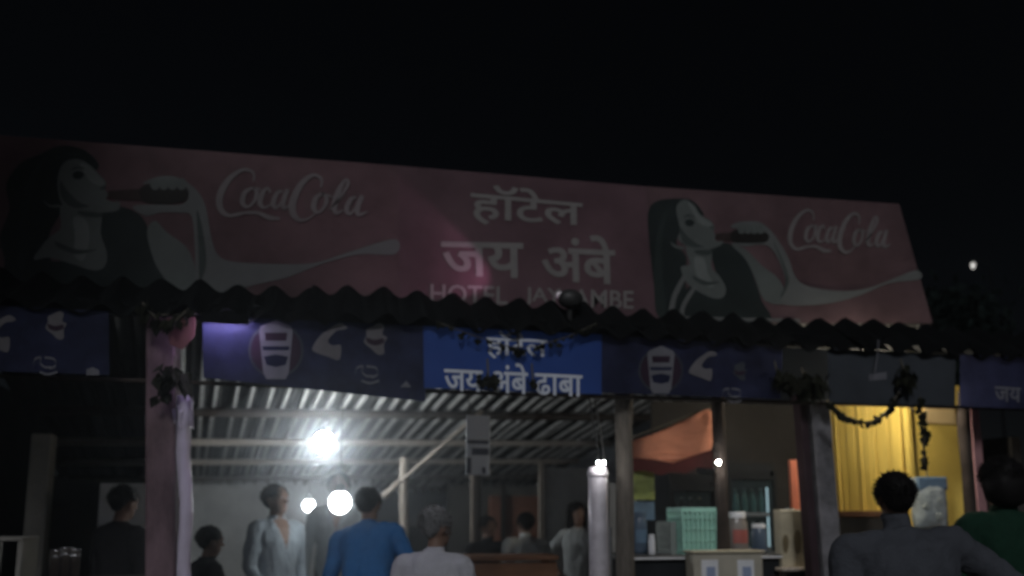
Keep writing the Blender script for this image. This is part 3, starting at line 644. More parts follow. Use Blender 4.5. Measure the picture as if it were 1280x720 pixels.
# ------------------------------------------------------------------ shop side: cloth, coolers, crates, counter
YC = 6.3
sc = thing('salmon_cloth', 'salmon-pink cloth sheet slung slantwise above the coolers', 'cloth', P(840, 545, 5.9))
out = [(789, 553), (800, 548), (830, 537), (862, 522), (886, 512), (889, 540), (888, 566), (872, 570), (856, 576), (840, 582), (815, 576), (790, 576)]
pts = smooth_path([(u, v, 0) for u, v in out], 4, True); tri = tessellate_polygon([pts])
def cloth(pts, Y, amp, fr): return [P(q_.x, q_.y, Y + amp * noise.noise(Vector((q_.x * fr, q_.y * fr * .5, 0)))) for q_ in pts]
# grid inside outline for folds
bm = bmesh.new(); vv = [bm.verts.new(P(q_.x, q_.y, 5.9)) for q_ in pts]
for t in tri: bm.faces.new([vv[i] for i in t])
bmesh.ops.subdivide_edges(bm, edges=bm.edges[:], cuts=5, use_grid_fill=True); bmesh.ops.triangulate(bm, faces=bm.faces[:])
for v in bm.verts: v.co.y += .05 * noise.noise(v.co * 4) + .02 * noise.noise(v.co * 13)
me = bpy.data.meshes.new('sheet'); bm.to_mesh(me); bm.free(); so_ = finish('sheet', me, 'salmon_cloth', sc, True)
md = so_.modifiers.new('thickness', 'SOLIDIFY'); md.thickness = .006
pts = [(786, 572), (815, 574), (842, 579), (860, 572), (890, 562), (892, 586), (872, 584), (858, 592), (840, 590), (826, 594), (806, 588), (786, 590)]
pl = [P(u, v, 5.87) for u, v in pts]; n = len(pl)
tri = tessellate_polygon([[Vector((u, v, 0)) for u, v in pts]])
MB().add(pl + [q_ + Vector((0, .012, 0)) for q_ in pl], list(tri) + [tuple(n + i for i in reversed(t)) for t in tri] + [(i, (i + 1) % n, n + (i + 1) % n, n + i) for i in range(n)]).build('fringe', 'maroon_cloth', sc)
MB().tube([P(786, 548, 5.92), P(892, 508, 5.92)], .008, 6).build('rope', 'string', sc)

def cooler(u0, u1, vt, Y, label, litglass, rows):
    a, b = P(u0, vt, Y), P(u1, vt, Y); wd = b.x - a.x; ht = a.z; cx = (a.x + b.x) / 2; dp = .55
    c = thing('drinks_cooler', label, 'cooler', (cx, Y + dp / 2, 0))
    t = .035
    MB().box((cx - wd / 2 + t / 2, Y + dp / 2, ht / 2), (t, dp, ht)).build('side_panel', 'cooler_black', c)
    MB().box((cx + wd / 2 - t / 2, Y + dp / 2, ht / 2), (t, dp, ht)).build('side_panel', 'cooler_black', c)
    MB().box((cx, Y + dp - .02, ht / 2), (wd - 2 * t, .04, ht - .01)).build('back_panel', 'cooler_in', c)
    MB().box((cx, Y + dp / 2 - .022, .15), (wd - 2 * t, dp - .045, .3)).build('base', 'cooler_black', c)
    MB().box((cx, Y + dp / 2 - .022, ht - .06), (wd - 2 * t, dp - .045, .118)).build('header', 'cooler_black', c)
    dr = MB(); fw = .03
    for sx in (-1, 1): dr.box((cx + sx * (wd / 2 - fw / 2), Y - .018, (ht + .2) / 2), (fw, .03, ht - .34))
    for z in (.29, ht - .13): dr.box((cx, Y - .018, z), (wd - 2 * fw, .03, fw))
    d = dr.build('door_frame', 'cooler_black', c)
    MB().box((cx, Y - .016, (ht + .16) / 2), (wd - 2 * fw, .006, ht - .46)).build('pane', 'cooler_glass', d)
    MB().tube([(cx + wd / 2 - .05, Y - .05, .8), (cx + wd / 2 - .05, Y - .05, 1.2)], .01, 8).build('handle', 'steel', d)
    if litglass:
        for sx in (-1, 1): MB().box((cx + sx * (wd / 2 - t - .012), Y + .05, ht * .62), (.012, .014, ht * .55)).build('lamp_strip', 'cooler_lamp', c)
    for i in range(rows):
        z = .36 + i * (ht - .52) / rows
        MB().box((cx, Y + dp / 2 - .03, z), (wd - 2 * t, dp - .12, .014)).build('shelf', 'cooler_in', c)
        MB().box((cx, Y + .03, z + .012), (wd - 2 * t, .008, .03)).build('price_rail', 'board_white', c)
    return c, cx, wd, ht
def bottle(x, y, z, m, label, group):
    o = MB().lathe((0, 0, 0), [(.030, 0), (.032, .02), (.032, .12), (.026, .15), (.012, .19), (.012, .21)], 12); r = thing('bottle', label, 'bottle', (x, y, z), group)
    MB().lathe((x, y, z), [(.030, 0), (.032, .02), (.032, .12), (.026, .15), (.012, .19), (.012, .21)], 12).build('body', m, r, True)
    MB().lathe((x, y, z + .205), [(.014, 0), (.014, .018)], 10).build('cap', 'white', r); return r
c1, cx, wd, ht = cooler(836, 892, 592, YC, 'dark drinks cooler behind the mint-green crate', False, 5)
for k, i in enumerate((2, 3)):
    for j in range(4): bottle(cx - wd / 2 + .08 + j * (wd - .16) / 3, YC + .12, .375 + (i + 1) * (ht - .52) / 5 - .0, 'bottle_dark', 'dark bottle standing in the cooler behind the mint-green crate', 'dark bottles in the cooler')
c2, cx, wd, ht = cooler(906, 967, 578, YC, 'drinks cooler with teal bottles behind its glass next to the orange-red board', True, 5)
for i in (2, 3, 4):
    for j in range(5): bottle(cx - wd / 2 + .07 + j * (wd - .14) / 4, YC + .12, .375 + i * (ht - .52) / 5, 'teal', 'teal bottle on a shelf of the cooler next to the orange-red board', 'teal bottles in the cooler')
# posters and panels
def slab(name, label, cat, u0, v0, u1, v1, Y, m, part='panel', t=.02, tiltz=0):
    a, b = P(u0, v0, Y), P(u1, v1, Y); c = (a + b) / 2; r = thing(name, label, cat, (c.x, Y, b.z))
    MB().box(c, (abs(b.x - a.x), t, abs(a.z - b.z)), (0, 0, tiltz), .003).build(part, m, r); return r
s_ = slab('label_poster', 'small green and pale poster hanging left of the dark cooler', 'poster', 790, 588, 818, 625, 6.0, 'green_label')
a, b = P(790, 627, 6.0), P(818, 650, 6.0); MB().box((a + b) / 2, (b.x - a.x, .018, a.z - b.z)).build('lower_half', 'bag_blue', s_)
MB().tube([P(792, 588, 6), P(800, 560, 6)], .004, 6).build('string', 'string', s_)
rp_ = slab('red_signboard', 'orange-red upright board standing behind the beige tin', 'board', 986, 575, 1008, 690, 5.75, 'orange_red', 'board', .03)
# counter
ct = thing('counter', 'dark shop counter with pale top edge in front of the coolers', 'counter', (P(880, 700, 5.55).x, 5.7, 0))
za = P(830, 694, 5.5).z; xa, xb = P(786, 700, 5.5).x, P(1012, 700, 5.5).x
MB().box(((xa + xb) / 2, 5.75, (za - .04) / 2), (xb - xa, .5, za - .04), None, .008).build('body', 'cooler_black', ct)
MB().box(((xa + xb) / 2, 5.74, za - .02), (xb - xa + .03, .54, .036), None, .006).build('top', 'frame_steel', ct)
MB().box(((xa + xb) / 2, 5.466, za - .02), (xb - xa + .03, .006, .012)).build('trim', 'white', ct)
for i in range(4): MB().box((xa + (i + .5) * (xb - xa) / 4, 5.497, za / 2 - .03), ((xb - xa) / 4 - .05, .012, za - .25), None, .004).build('front_panel', 'plum', ct)
# cream box with two cards
ZC = P(910, 691, 5.35).z; xa, xb = P(868, 700, 5.3).x, P(954, 700, 5.3).x
cb = thing('card_box', 'cream box with two white payment cards on its front, below the mint-green crate', 'box', ((xa + xb) / 2, 5.4, 0))
MB().box(((xa + xb) / 2, 5.38, ZC / 2), (xb - xa, .14, ZC - .0), None, .006).build('carcass', 'cream', cb)
MB().box(((xa + xb) / 2, 5.38, ZC + .008), (xb - xa + .03, .17, .018), None, .004).build('lid', 'beige_tin', cb)
for u0, u1, ub in ((877, 899, 3), (922, 944, 6)):
    a, b = P(u0, 700, 5.3), P(u1, 735, 5.3); cd_ = MB().box(((a.x + b.x) / 2, 5.306, (a.z + b.z) / 2), (b.x - a.x, .006, a.z - b.z)).build('card', 'white', cb)
    MB().box(((a.x + b.x) / 2 + .006, 5.3015, a.z - .085), ((b.x - a.x) * .52, .003, .075)).build('printed_square', 'card_blue', cd_)
# crates: lattice tubs
def crate(u0, u1, vt, Y, zbot, m, label):
    a, b = P(u0, vt, Y), P(u1, vt, Y); wd, ht, dp, cx = b.x - a.x, a.z - zbot, .26, (a.x + b.x) / 2; y = Y + dp / 2
    c = thing('plastic_crate', label, 'crate', (cx, y, zbot)); t = .008; tp = .06
    def rim(z, k, h):
        mb = MB(); w2, d2 = wd / 2 * k, dp / 2 * k
        for sx in (-1, 1): mb.box((cx + sx * w2, y, z), (t * 1.6, d2 * 2 + t, h)); mb.box((cx, y + sx * d2, z), (w2 * 2 - t, t * 1.6, h))
        return mb
    rim(zbot + ht - .018, 1.0, .034).build('rim', m, c)
    rim(zbot + ht * .55, .975, .012).build('band', m, c); rim(zbot + ht * .78, .985, .012).build('band', m, c); rim(zbot + ht * .3, .96, .012).build('band', m, c)
    rim(zbot + .014, .95, .028).build('foot_rim', m, c)
    MB().box((cx, y, zbot + .012), (wd * .93, dp * .93, .012)).build('bottom', m, c)
    for side in range(4):
        mb = MB(); nb = 9 if side < 2 else 7
        for i in range(nb):
            s = -1 + 2 * i / (nb - 1); s *= .97
            if side < 2:
                sy = -1 if side == 0 else 1
                mb.tube([(cx + s * wd / 2 * .95, y + sy * dp / 2 * .95, zbot + .02), (cx + s * wd / 2, y + sy * dp / 2, zbot + ht - .03)], .011, 4)
            else:
                sx = -1 if side == 2 else 1
                mb.tube([(cx + sx * wd / 2 * .95, y + s * dp / 2 * .95, zbot + .02), (cx + sx * wd / 2, y + s * dp / 2, zbot + ht - .03)], .011, 4)
        mb.build('lattice_wall', m, c)
    MB().box((cx, y, zbot + ht * .45), (wd * .9, dp * .88, ht * .82)).build('packed_load', m, c)
    return c
crate(852, 901, 634, 5.5, za, 'mint', 'mint-green plastic lattice crate standing on the counter')
crate(838, 860, 652, 5.62, za, 'grey_crate', 'smaller grey-green crate half behind the mint-green one')
def jar(u0, u1, vt, Y, zb, m, label, lab=None, nm='jar'):
    a, b = P(u0, vt, Y), P(u1, vt, Y); r = (b.x - a.x) / 2; h = a.z - zb; c = ((a.x + b.x) / 2, Y + r, zb)
    o = thing(nm, label, nm.replace('_', ' '), c)
    MB().lathe(c, [(r * .92, 0), (r, .02), (r, h * .72), (r * .8, h * .84), (r * .78, h * .86)], 18).build('body', m, o, True)
    MB().lathe((c[0], c[1], zb + h * .86), [(r * .86, 0), (r * .86, h * .12), (r * .8, h * .14)], 18).build('lid', 'white' if nm == 'jar' else m, o)
    if lab:
        mb = MB(); vs = []
        for i in range(9):
            an = -math.pi / 2 + (-.75 + 1.5 * i / 8)
            for z in (h * .26, h * .58): vs.append((c[0] + (r + .003) * math.cos(an), c[1] + (r + .003) * math.sin(an), zb + z))
        MB().add(vs, [(2 * i, 2 * i + 2, 2 * i + 3, 2 * i + 1) for i in range(8)]).build('label_band', lab, o)
    return o
jar(913, 939, 640, 5.5, za, 'clear_jar', 'jar with a red sticker on the counter beside the crates', 'red_label')
jar(944, 962, 655, 5.62, za, 'blue_can', 'dark jar with pale lid on the counter behind the red-sticker jar')
jar(774, 791, 624, 5.56, za, 'blue_can', 'tall bluish container at the pipe end of the counter', None, 'container')
jar(792, 812, 640, 5.7, za, 'blue_can', 'bluish container on the counter under the green poster', 'bag_blue', 'container')
jar(812, 820, 668, 5.5, za, 'white', 'small white bottle on the counter before the dark cooler')
# beige tin
za2 = P(990, 709, 5.45).z
tn = thing('beige_tin', 'square beige tin with dark printed figures beside the grey concrete post', 'tin', (P(990, 700, 5.45).x, 5.6, za2))
a, b = P(971, 637, 5.45), P(1011, 709, 5.45)
MB().box(((a.x + b.x) / 2 + .02, 5.51, (a.z + b.z) / 2), (b.x - a.x - .02, .1, a.z - b.z), None, .008).build('body', 'beige_tin', tn)
for u0, u1, v0, v1 in ((978, 986, 668, 690), (992, 1002, 662, 690)):
    pts = [((u0 + u1) / 2, v0), (u1, (v0 * 2 + v1) / 3), (u1 - 2, v1), (u0 + 2, v1), (u0, (v0 * 2 + v1) / 3)]
    pr(tn, 'printed_figure', pts, 'beige_mark', 1, True, 5.458)
MB().lathe(((a.x + b.x) / 2 + .02, 5.51, a.z - .002), [(.035, 0), (.035, .012), (.03, .016)], 16).build('lid', 'steel', tn)
tb = thing('side_stand', 'low dark stand carrying the square beige tin', 'stand', (P(990, 715, 5.5).x, 5.6, 0))
MB().box((P(992, 715, 5.5).x, 5.42, za2 - .012), (.34, .1, .024), None, .004).build('shelf', 'timber_pale', tb)
for dx in (-.14, .14): MB().box((P(992, 715, 5.5).x + dx, 5.42, (za2 - .024) / 2), (.04, .04, za2 - .024)).build('leg', 'timber_dark', tb)

# ------------------------------------------------------------------ yellow booth
Yb = 5.72
cA, cB = P(1131, 505, Yb), P(1196, 505, Yb)
yb = thing('yellow_booth', 'yellow booth with ribbed side and plain front lit by a warm bulb', 'booth', ((cA.x + cB.x) / 2, Yb + .5, 0))
x0, x1 = cA.x, P(1208, 600, Yb).x; zt = 2.6; dep = 1.25
MB().box(((x0 + x1) / 2, Yb + .02, zt / 2), (x1 - x0, .04, zt)).build('front_wall', 'yellow_paint', yb)
MB().box(((x0 + x1) / 2 + .05, Yb - .008, 2.34), (x1 - x0 - .24, .01, .13)).build('pink_band', 'pink_paint', yb)
MB().box((x0 + .0, Yb - .012, zt / 2), (.035, .05, zt)).build('corner_post', 'yellow_paint', yb)
# ribbed side: vertical curtain boards, each its own width
y = Yb + .06
while y < Yb + dep:
    wd = random.uniform(.05, .13); ty = random.uniform(-.25, .25); off = random.uniform(-.02, .02)
    MB().box((x0 + .0 + off, y + wd / 2, .96 + (zt - .96) / 2), (.022, wd - .006, zt - .96), (0, random.uniform(-.015, .015), ty), .004).build('side_board', 'yellow_curtain', yb); y += wd
MB().box((x0 + .05, Yb + dep / 2 + .03, zt / 2), (.02, dep, zt)).build('side_backing', 'yellow_paint', yb)
zl = P(1085, 638, 6.2).z
MB().box((x0 - .1, Yb + dep / 2 + .02, zl - .03), (.2, dep - .06, .05), None, .005).build('ledge', 'brown_wood', yb)
MB().box((x0 - .07, Yb + dep / 2 + .02, (zl - .06) / 2), (.12, dep - .1, zl - .06), None, .005).build('base_panel', 'plaster_dim', yb)
MB().box(((x0 + 4.0) / 2 - .3, Yb + dep + .15, 1.3), (2.2, .04, 2.6)).build('rear_wall', 'plaster_dark', yb)
bg_ = thing('packet_bag', 'clear plastic bag of packets with blue top hanging on the booth front', 'bag', P(1162, 660, 5.45))
a, b = P(1139, 597, 5.5), P(1184, 662, 5.5); c = (a + b) / 2
bm = bmesh.new(); bmesh.ops.create_cube(bm, size=1); bmesh.ops.subdivide_edges(bm, edges=bm.edges[:], cuts=9, use_grid_fill=True)
for v in bm.verts:
    q_ = v.co.copy(); f_ = max(0, 1 - (2 * abs(q_.x)) ** 4) * max(0, 1 - (2 * abs(q_.z)) ** 4)
    v.co = Vector((q_.x * (b.x - a.x) * (1 + .08 * noise.noise(q_ * 5)), q_.y * (.04 + .1 * f_), q_.z * (a.z - b.z) * .99)) + Vector((1, .6, .4)) * .012 * noise.noise(q_ * 9 + Vector((3, 1, 7))) + c
me = bpy.data.meshes.new('film'); bm.to_mesh(me); bm.free(); finish('film', me, 'bag_plastic', bg_, True)
MB().box((c.x, 5.455, a.z - .045), (b.x - a.x - .02, .03, .10), None, .01).build('top_label', 'bag_blue', bg_)
for k in range(7):
    MB().box((c.x + random.uniform(-.08, .08), 5.435 + random.uniform(-.006, .006), c.z + random.uniform(-.14, .05)), (.055, .02, .05), (0, random.uniform(-.6, .6), 0), .006).build('packet', 'bag_plastic' if k % 2 else 'grey_crate', bg_)
MB().tube([(c.x, 5.5, a.z - .01), (c.x, 5.54, a.z + .5), (c.x, 5.7, a.z + .62)], .004, 6).build('string', 'string', bg_)

# ------------------------------------------------------------------ left side: pale panel, drums, box; counter inside
slab('pale_board', 'pale grey upright board behind the boy in dark clothes', 'board', 126, 604, 188, 705, 7.2, 'plaster', 'board', .03)
tl_ = thing('serving_table', 'dark table carrying steel drums beyond the pink pillar', 'table', (P(60, 720, 5.6).x, 5.7, 0))
zt_ = 1.12; xm = P(50, 720, 5.5).x
MB().box((xm, 5.75, zt_ - .02), (1.5, .6, .04), None, .005).build('top', 'timber_dark', tl_)
for dx in (-.7, .7):
    for dy in (-.25, .25): MB().box((xm + dx, 5.75 + dy, (zt_ - .04) / 2), (.05, .05, zt_ - .04)).build('leg', 'timber_dark', tl_)
for i, (u, v, r, lb) in enumerate(((72, 687, .042, 'tall shiny steel tumbler on the dark table'), (84, 684, .038, 'steel tumbler with taller rim beside the shiny one'), (95, 686, .032, 'small dull steel tumbler next to the boy'))):
    q_ = P(u, v, 5.6); o = thing('steel_tumbler', lb, 'tumbler', (q_.x, 5.6, zt_), 'steel tumblers on the dark table')
    MB().lathe((q_.x, 5.6, zt_), [(r * .85, 0), (r, q_.z - zt_ - .01), (r * 1.06, q_.z - zt_ - .004), (r * 1.04, q_.z - zt_)], 20).build('body', 'steel', o, True)
    MB().lathe((q_.x, 5.6, q_.z - .05), [(r * 1.0, 0), (r * 1.05, .004), (r * 1.05, .01), (r, .014)], 20).build('ridge', 'steel', o)
tr_ = thing('pale_tray', 'pale flat tray on the dark table near the grey side post', 'tray', P(8, 690, 5.6))
a, b = P(-25, 672, 5.6), P(26, 692, 5.6); c = (a + b) / 2
MB().box((c.x, 5.75, a.z - .012), (b.x - a.x, .3, .024), None, .006).build('top', 'plaster_dim', tr_)
for k in (-1, 1): MB().box((c.x + k * (b.x - a.x) / 2 * .9, 5.75, (zt_ + a.z - .024) / 2), (.03, .28, a.z - .024 - zt_), None, .004).build('support', 'plaster_dim', tr_)
br_ = thing('wooden_counter', 'brown wooden counter behind the man in the pale grey shirt', 'counter', (P(640, 700, 6.7).x, 6.8, 0))
zc = P(640, 695, 6.7).z; xa, xb = P(586, 700, 6.7).x, P(698, 700, 6.7).x
MB().box(((xa + xb) / 2, 6.9, zc - .02), (xb - xa, .45, .04), None, .006).build('top', 'brown_wood', br_)
for i in range(4): MB().box(((xa + xb) / 2, 6.72, zc - .05 - (i + .5) * .27), (xb - xa - .02, .03, .262), None, .005).build('plank', 'brown_wood', br_)
for k in (-1, 1): MB().box(((xa + xb) / 2 + k * ((xb - xa) / 2 - .04), 6.9, (zc - .04) / 2), (.05, .3, zc - .04)).build('leg', 'timber_dark', br_)

# ------------------------------------------------------------------ far things: tree, street lamp; unseen tree added for shade
def tree(base, h, crown, n, label):
    t = thing('tree', label, 'tree', base); bx, by, bz = base
    trunk = MB().tube([(bx, by, 0), (bx + .1, by, h * .3), (bx - .05, by + .1, h * .6), (bx + .1, by, h * .85)], [.16, .13, .09, .04], 10)
    for k in range(7):
        a = k * 2.4; z = h * (.45 + .06 * k); L = crown[0] * .75
        trunk.tube([(bx, by, z), (bx + L * .5 * math.cos(a), by + L * .5 * math.sin(a), z + .35), (bx + L * math.cos(a), by + L * math.sin(a), z + .5)], [.05, .035, .012], 6)
    trunk.build('trunk', 'bark', t, True)
    mb = MB(); cl = [Vector((random.gauss(0, .5) * crown[0], random.gauss(0, .5) * crown[0], random.gauss(0, .45) * crown[1])) for _ in range(46)]
    for _ in range(n):
        c = random.choice(cl); p = Vector(base) + Vector((0, 0, h * .82)) + c + Vector((random.gauss(0, .2), random.gauss(0, .2), random.gauss(0, .16)))
        M = Euler((random.uniform(0, 6), random.uniform(0, 6), random.uniform(0, 6))).to_matrix(); s = random.uniform(.05, .1)
        mb.add([p + M @ Vector((-s, 0, 0)), p + M @ Vector((0, -s * .45, .01)), p + M @ Vector((s, 0, 0)), p + M @ Vector((0, s * .45, .01))], [(0, 1, 2, 3)])
    mb.build('crown', 'leaf_tree', t); return t
q_ = P(1165, 375, 9.5); tree((q_.x, 9.5, 0), q_.z * 1.05, (.85, .6), 5200, 'dim green tree rising beyond the bare end of the roof banners')
tree((-3.55, 1.75, 0), 7.4, (1.05, .95), 5200, 'added unseen tree shading the left end of the roof banners')  # out of view, added to cast shade on the left roof banner
q_ = P(1216, 330, 26)
sp = thing('street_lamp', 'far small street lamp shining in the dark beyond the roof', 'street lamp', (q_.x + .8, 26, 0))
MB().tube([(q_.x + .8, 26, 0), (q_.x + .8, 26, q_.z - .3), (q_.x + .7, 26, q_.z + .1), (q_.x + .1, 26, q_.z + .16)], [.07, .045, .035, .03], 10).build('pole', 'far_pole', sp, True)
MB().ball((q_.x, 26, q_.z + .1), (.17, .12, .07), 14, 8).build('hood', 'far_pole', sp, True)
MB().ball((q_.x, 26, q_.z - .05), (.08, .08, .15), 14, 8).build('glass', 'street_glass', sp, True)

# ------------------------------------------------------------------ people
def capsule(mb, a, b, ra, rb, n=12):
    a, b = Vector(a), Vector(b); d = (b - a); L = d.length or 1e-4; d = d / L; pts = []; rs = []
    for k in range(5): t = math.pi / 2 * (1 - k / 4.0); pts.append(a - d * ra * math.sin(t)); rs.append(max(.002, ra * math.cos(t)))
    for k in range(1, 4): t = k / 4; pts.append(a + d * L * t); rs.append(ra + (rb - ra) * t)
    for k in range(5): t = math.pi / 2 * k / 4.0; pts.append(b + d * rb * math.sin(t)); rs.append(max(.002, rb * math.cos(t)))
    mb.tube(pts, rs, n)
def loft(mb, rings, T, n=20):
    vs = []; fs = []
    for (x, y, z), rx, ry in rings:
        for k in range(n):
            a = 2 * math.pi * k / n; ca, sa = math.cos(a), math.sin(a)
            e = .8; vs.append(T(Vector((x + rx * math.copysign(abs(ca) ** e, ca), y + ry * math.copysign(abs(sa) ** e, sa), z))))
    m = len(rings)
    for i in range(m - 1):
        for k in range(n): fs.append((i * n + k, i * n + (k + 1) % n, (i + 1) * n + (k + 1) % n, (i + 1) * n + k))
    fs.append(tuple(range(n - 1, -1, -1))); fs.append(tuple(range((m - 1) * n, m * n))); mb.add(vs, fs)
def cloth_mat(name, col, rough=.85):
    return mat('cloth_' + name, col, rough, .14, 5, .35, bscale=60, spec=.08)

def person(label, hu, hv, Y, yaw, shirt, trousers, skin='skin', hair='hair', lean=0, roll=0, hyaw=0, hpitch=0,
           larm=((-.06, .02, -.28), (-.07, .1, -.5)), rarm=((.06, .02, -.28), (.07, .1, -.5)), sleeve='long', stride=.06, bulk=1.0, longhair=False, feat=None, collar=True, vneck=False):
    """larm/rarm: elbow and wrist relative to the shoulder; yaw 0 looks away from the viewer"""
    piv = Vector((0, 0, .92)); ML = Matrix.Rotation(-lean, 3, 'X') @ Matrix.Rotation(roll, 3, 'Y')
    T = lambda q_: piv + ML @ (Vector(q_) - piv)
    I = lambda q_: Vector(q_)
    nb = T((0, -.005, 1.46)); MH = ML.lerp(Matrix.Identity(3), .35).to_3x3() @ Matrix.Rotation(hyaw, 3, 'Z') @ Matrix.Rotation(-hpitch, 3, 'X')
    H = lambda q_: nb + MH @ Vector(q_)           # head space: origin at the neck base
    topz = max(H((0, .01, .30)).z, .5)
    tgt = P(hu, hv, Y); k = tgt.z / topz
    mb = MB(); segs = []
    def cap(a, b, ra, rb, lab, n=12): capsule(mb, a, b, ra, rb, n); segs.append((Vector(a), Vector(b), ra, rb, lab))
    B = bulk
    loft(mb, [((0, 0, .80), .165 * B, .115 * B), ((0, 0, .82), .185 * B, .132 * B), ((0, 0, .90), .178 * B, .128 * B), ((0, .005, 1.04), .158 * B, .115 * B), ((0, .01, 1.18), .168 * B, .122 * B),
              ((0, .005, 1.30), .182 * B, .125 * B), ((0, -.005, 1.39), .190 * B, .105 * B), ((0, -.01, 1.435), .145 * B, .085), ((0, -.01, 1.47), .068, .062)], T)
    segs.append((T((0, 0, .84)), T((0, 0, 1.36)), .15 * B, .15 * B, 'shirt'))
    segs.append((T((-.10 * B, 0, 1.38)), T((.10 * B, 0, 1.38)), .08, .08, 'shirt'))
    for s in (-1, 1):
        cap(T((s * .05, -.015, 1.42)), T((s * .18 * B, -.01, 1.395)), .055, .064 * B, 'shirt')
        e, w_ = (larm, rarm)[s > 0]; sh = T((s * .192 * B, -.005, 1.38)); el = sh + ML @ Vector(e); wr_ = sh + ML @ Vector(w_)
        cap(sh, el, .062 * B, .048 * B, 'shirt'); cap(el, wr_, .047 * B if sleeve == 'long' else .04, .036 if sleeve == 'long' else .028, 'shirt' if sleeve == 'long' else 'skin')
        hip = Vector((s * .088, 0, .86)); kn_ = Vector((s * .1, .02 + s * stride, .48)); an = Vector((s * .11, -.02 + s * stride, .08))
        cap(hip, kn_, .09 * B, .062, 'trousers'); cap(kn_, an, .06, .045, 'trousers')
        cap(an + Vector((0, -.02, -.035)), an + Vector((s * .015, .15, -.048)), .042, .032, 'shoe')
        # palm
        d = (wr_ - el).normalized(); cap(wr_, wr_ + d * .075, .03, .032, 'hand')
    cap(T((0, -.01, 1.43)), H((0, .008, .10)), .056, .052, 'skin')
    hc_ = H((0, .012, .185))
    mb.ball(hc_, (.074, .092, .105), 18, 14, MH); segs.append((H((0, .0, .15)), H((0, .01, .24)), .08, .085, 'skin'))
    mb.ball(H((0, .04, .10)), (.054, .058, .058), 14, 10, MH)
    mb.ball(H((0, .078, .085)), (.026, .022, .024), 10, 8, MH)
    capsule(mb, H((0, .098, .175)), H((0, .117, .145)), .010, .017, 8)
    capsule(mb, H((-.04, .088, .2)), H((.04, .088, .2)), .014, .014, 8)
    for s in (-1, 1): mb.ball(H((s * .078, .0, .165)), (.012, .022, .034), 10, 8, MH)
    me = bpy.data.meshes.new('person'); me.from_pydata(mb.v, [], mb.f); me.update()
    tmp = bpy.data.objects.new('tmp', me); COL.objects.link(tmp)
    rm = tmp.modifiers.new('r', 'REMESH'); rm.mode = 'VOXEL'; rm.voxel_size = .0125; sm_ = tmp.modifiers.new('s', 'SMOOTH'); sm_.iterations = 3; sm_.factor = .5
    body = bpy.data.meshes.new_from_object(tmp.evaluated_get(bpy.context.evaluated_depsgraph_get())); bpy.data.objects.remove(tmp); bpy.data.meshes.remove(me)
    nv = len(body.vertices); co = np.empty(nv * 3); body.vertices.foreach_get('co', co); co = co.reshape(-1, 3)
    nr = np.empty(nv * 3); body.vertices.foreach_get('normal', nr); nr = nr.reshape(-1, 3)
    labs = ['shirt', 'trousers', 'skin', 'shoe', 'hand']; best = np.full(nv, 9.); which = np.zeros(nv, int)
    for a, b, ra, rb, lab in segs:
        a = np.array(a); b = np.array(b); d = b - a; t = np.clip(((co - a) @ d) / max(1e-9, d @ d), 0, 1)
        ds = np.linalg.norm(co - a - t[:, None] * d, axis=1) - (ra + (rb - ra) * t)
        up = ds < best; best[up] = ds[up]; which[up] = labs.index(lab)
    if vneck:
        fr_ = (which == 0) & (co[:, 1] > .04) & (co[:, 2] > 1.22) & (np.abs(co[:, 0]) < (co[:, 2] - 1.22) * .3); which[fr_] = 2
    # cloth folds
    off = random.uniform(0, 50)
    for i in range(nv):
        if which[i] in (0, 1):
            q_ = Vector(co[i]); h = noise.noise(Vector((q_.x * 9 + off, q_.y * 9, q_.z * 5 + q_.x * 6))) * .013 + abs(noise.noise(Vector((q_.x * 16, q_.y * 16 + off, q_.z * 9 - q_.x * 8)))) * .015
            co[i] += nr[i] * (h + .004)
    body.vertices.foreach_set('co', co.ravel())
    for mname in (shirt, trousers, skin, 'lamp_body', skin): body.materials.append(MATS[mname])
    pw_ = [int(np.bincount(which[list(p.vertices)], minlength=5).argmax()) for p in body.polygons]
    body.polygons.foreach_set('material_index', pw_); body.polygons.foreach_set('use_smooth', [True] * len(body.polygons))
    # fingers, eyes joined into the one body mesh
    ex = MB()
    for s in (-1, 1):
        e, w_ = (larm, rarm)[s > 0]; sh = T((s * .192 * B, -.005, 1.38)); el = sh + ML @ Vector(e); wr_ = sh + ML @ Vector(w_); d = (wr_ - el).normalized()
        side = d.cross(Vector((s, 0, 0))); side = side.normalized() if side.length > .1 else Vector((0, 1, 0)); curl = d.cross(side).normalized() * (1 if d.cross(side).x * s < 0 else -1)
        pe_ = wr_ + d * .085
        for i, L in enumerate((.062, .072, .068, .052)):
            b0 = pe_ + side * (.026 - .0175 * i); m1 = b0 + d * L * .55 + curl * .012; m2 = m1 + d * L * .4 + curl * .03
            ex.tube([b0 - d * .02, b0, m1, m2], [.009, .009, .008, .006], 7)
        b0 = wr_ + d * .03 + side * .026; ex.tube([b0 - side * .012, b0 + side * .018 + d * .02, b0 + side * .022 + d * .05 + curl * .012], [.011, .010, .007], 7)
    ne = len(ex.f)
    for s in (-1, 1): ex.ball(H((s * .031, .088, .182)), (.012, .009, .008), 8, 6, MH)
    nl = len(ex.f); ex.ball(H((0, .097, .112)), (.024, .008, .008), 8, 6, MH)
    xm_ = bpy.data.meshes.new('x'); xm_.from_pydata(ex.v, [], ex.f); xm_.update()
    for mname in (skin, 'eye', 'lip'): xm_.materials.append(MATS[mname])
    body.materials.append(MATS['eye']); body.materials.append(MATS['lip'])
    for i, p in enumerate(xm_.polygons): p.material_index = 4 if i < ne else 5 if i < nl else 6; p.use_smooth = True
    bm = bmesh.new(); bm.from_mesh(body); bm.from_mesh(xm_); bm.to_mesh(body); bm.free(); bpy.data.meshes.remove(xm_)
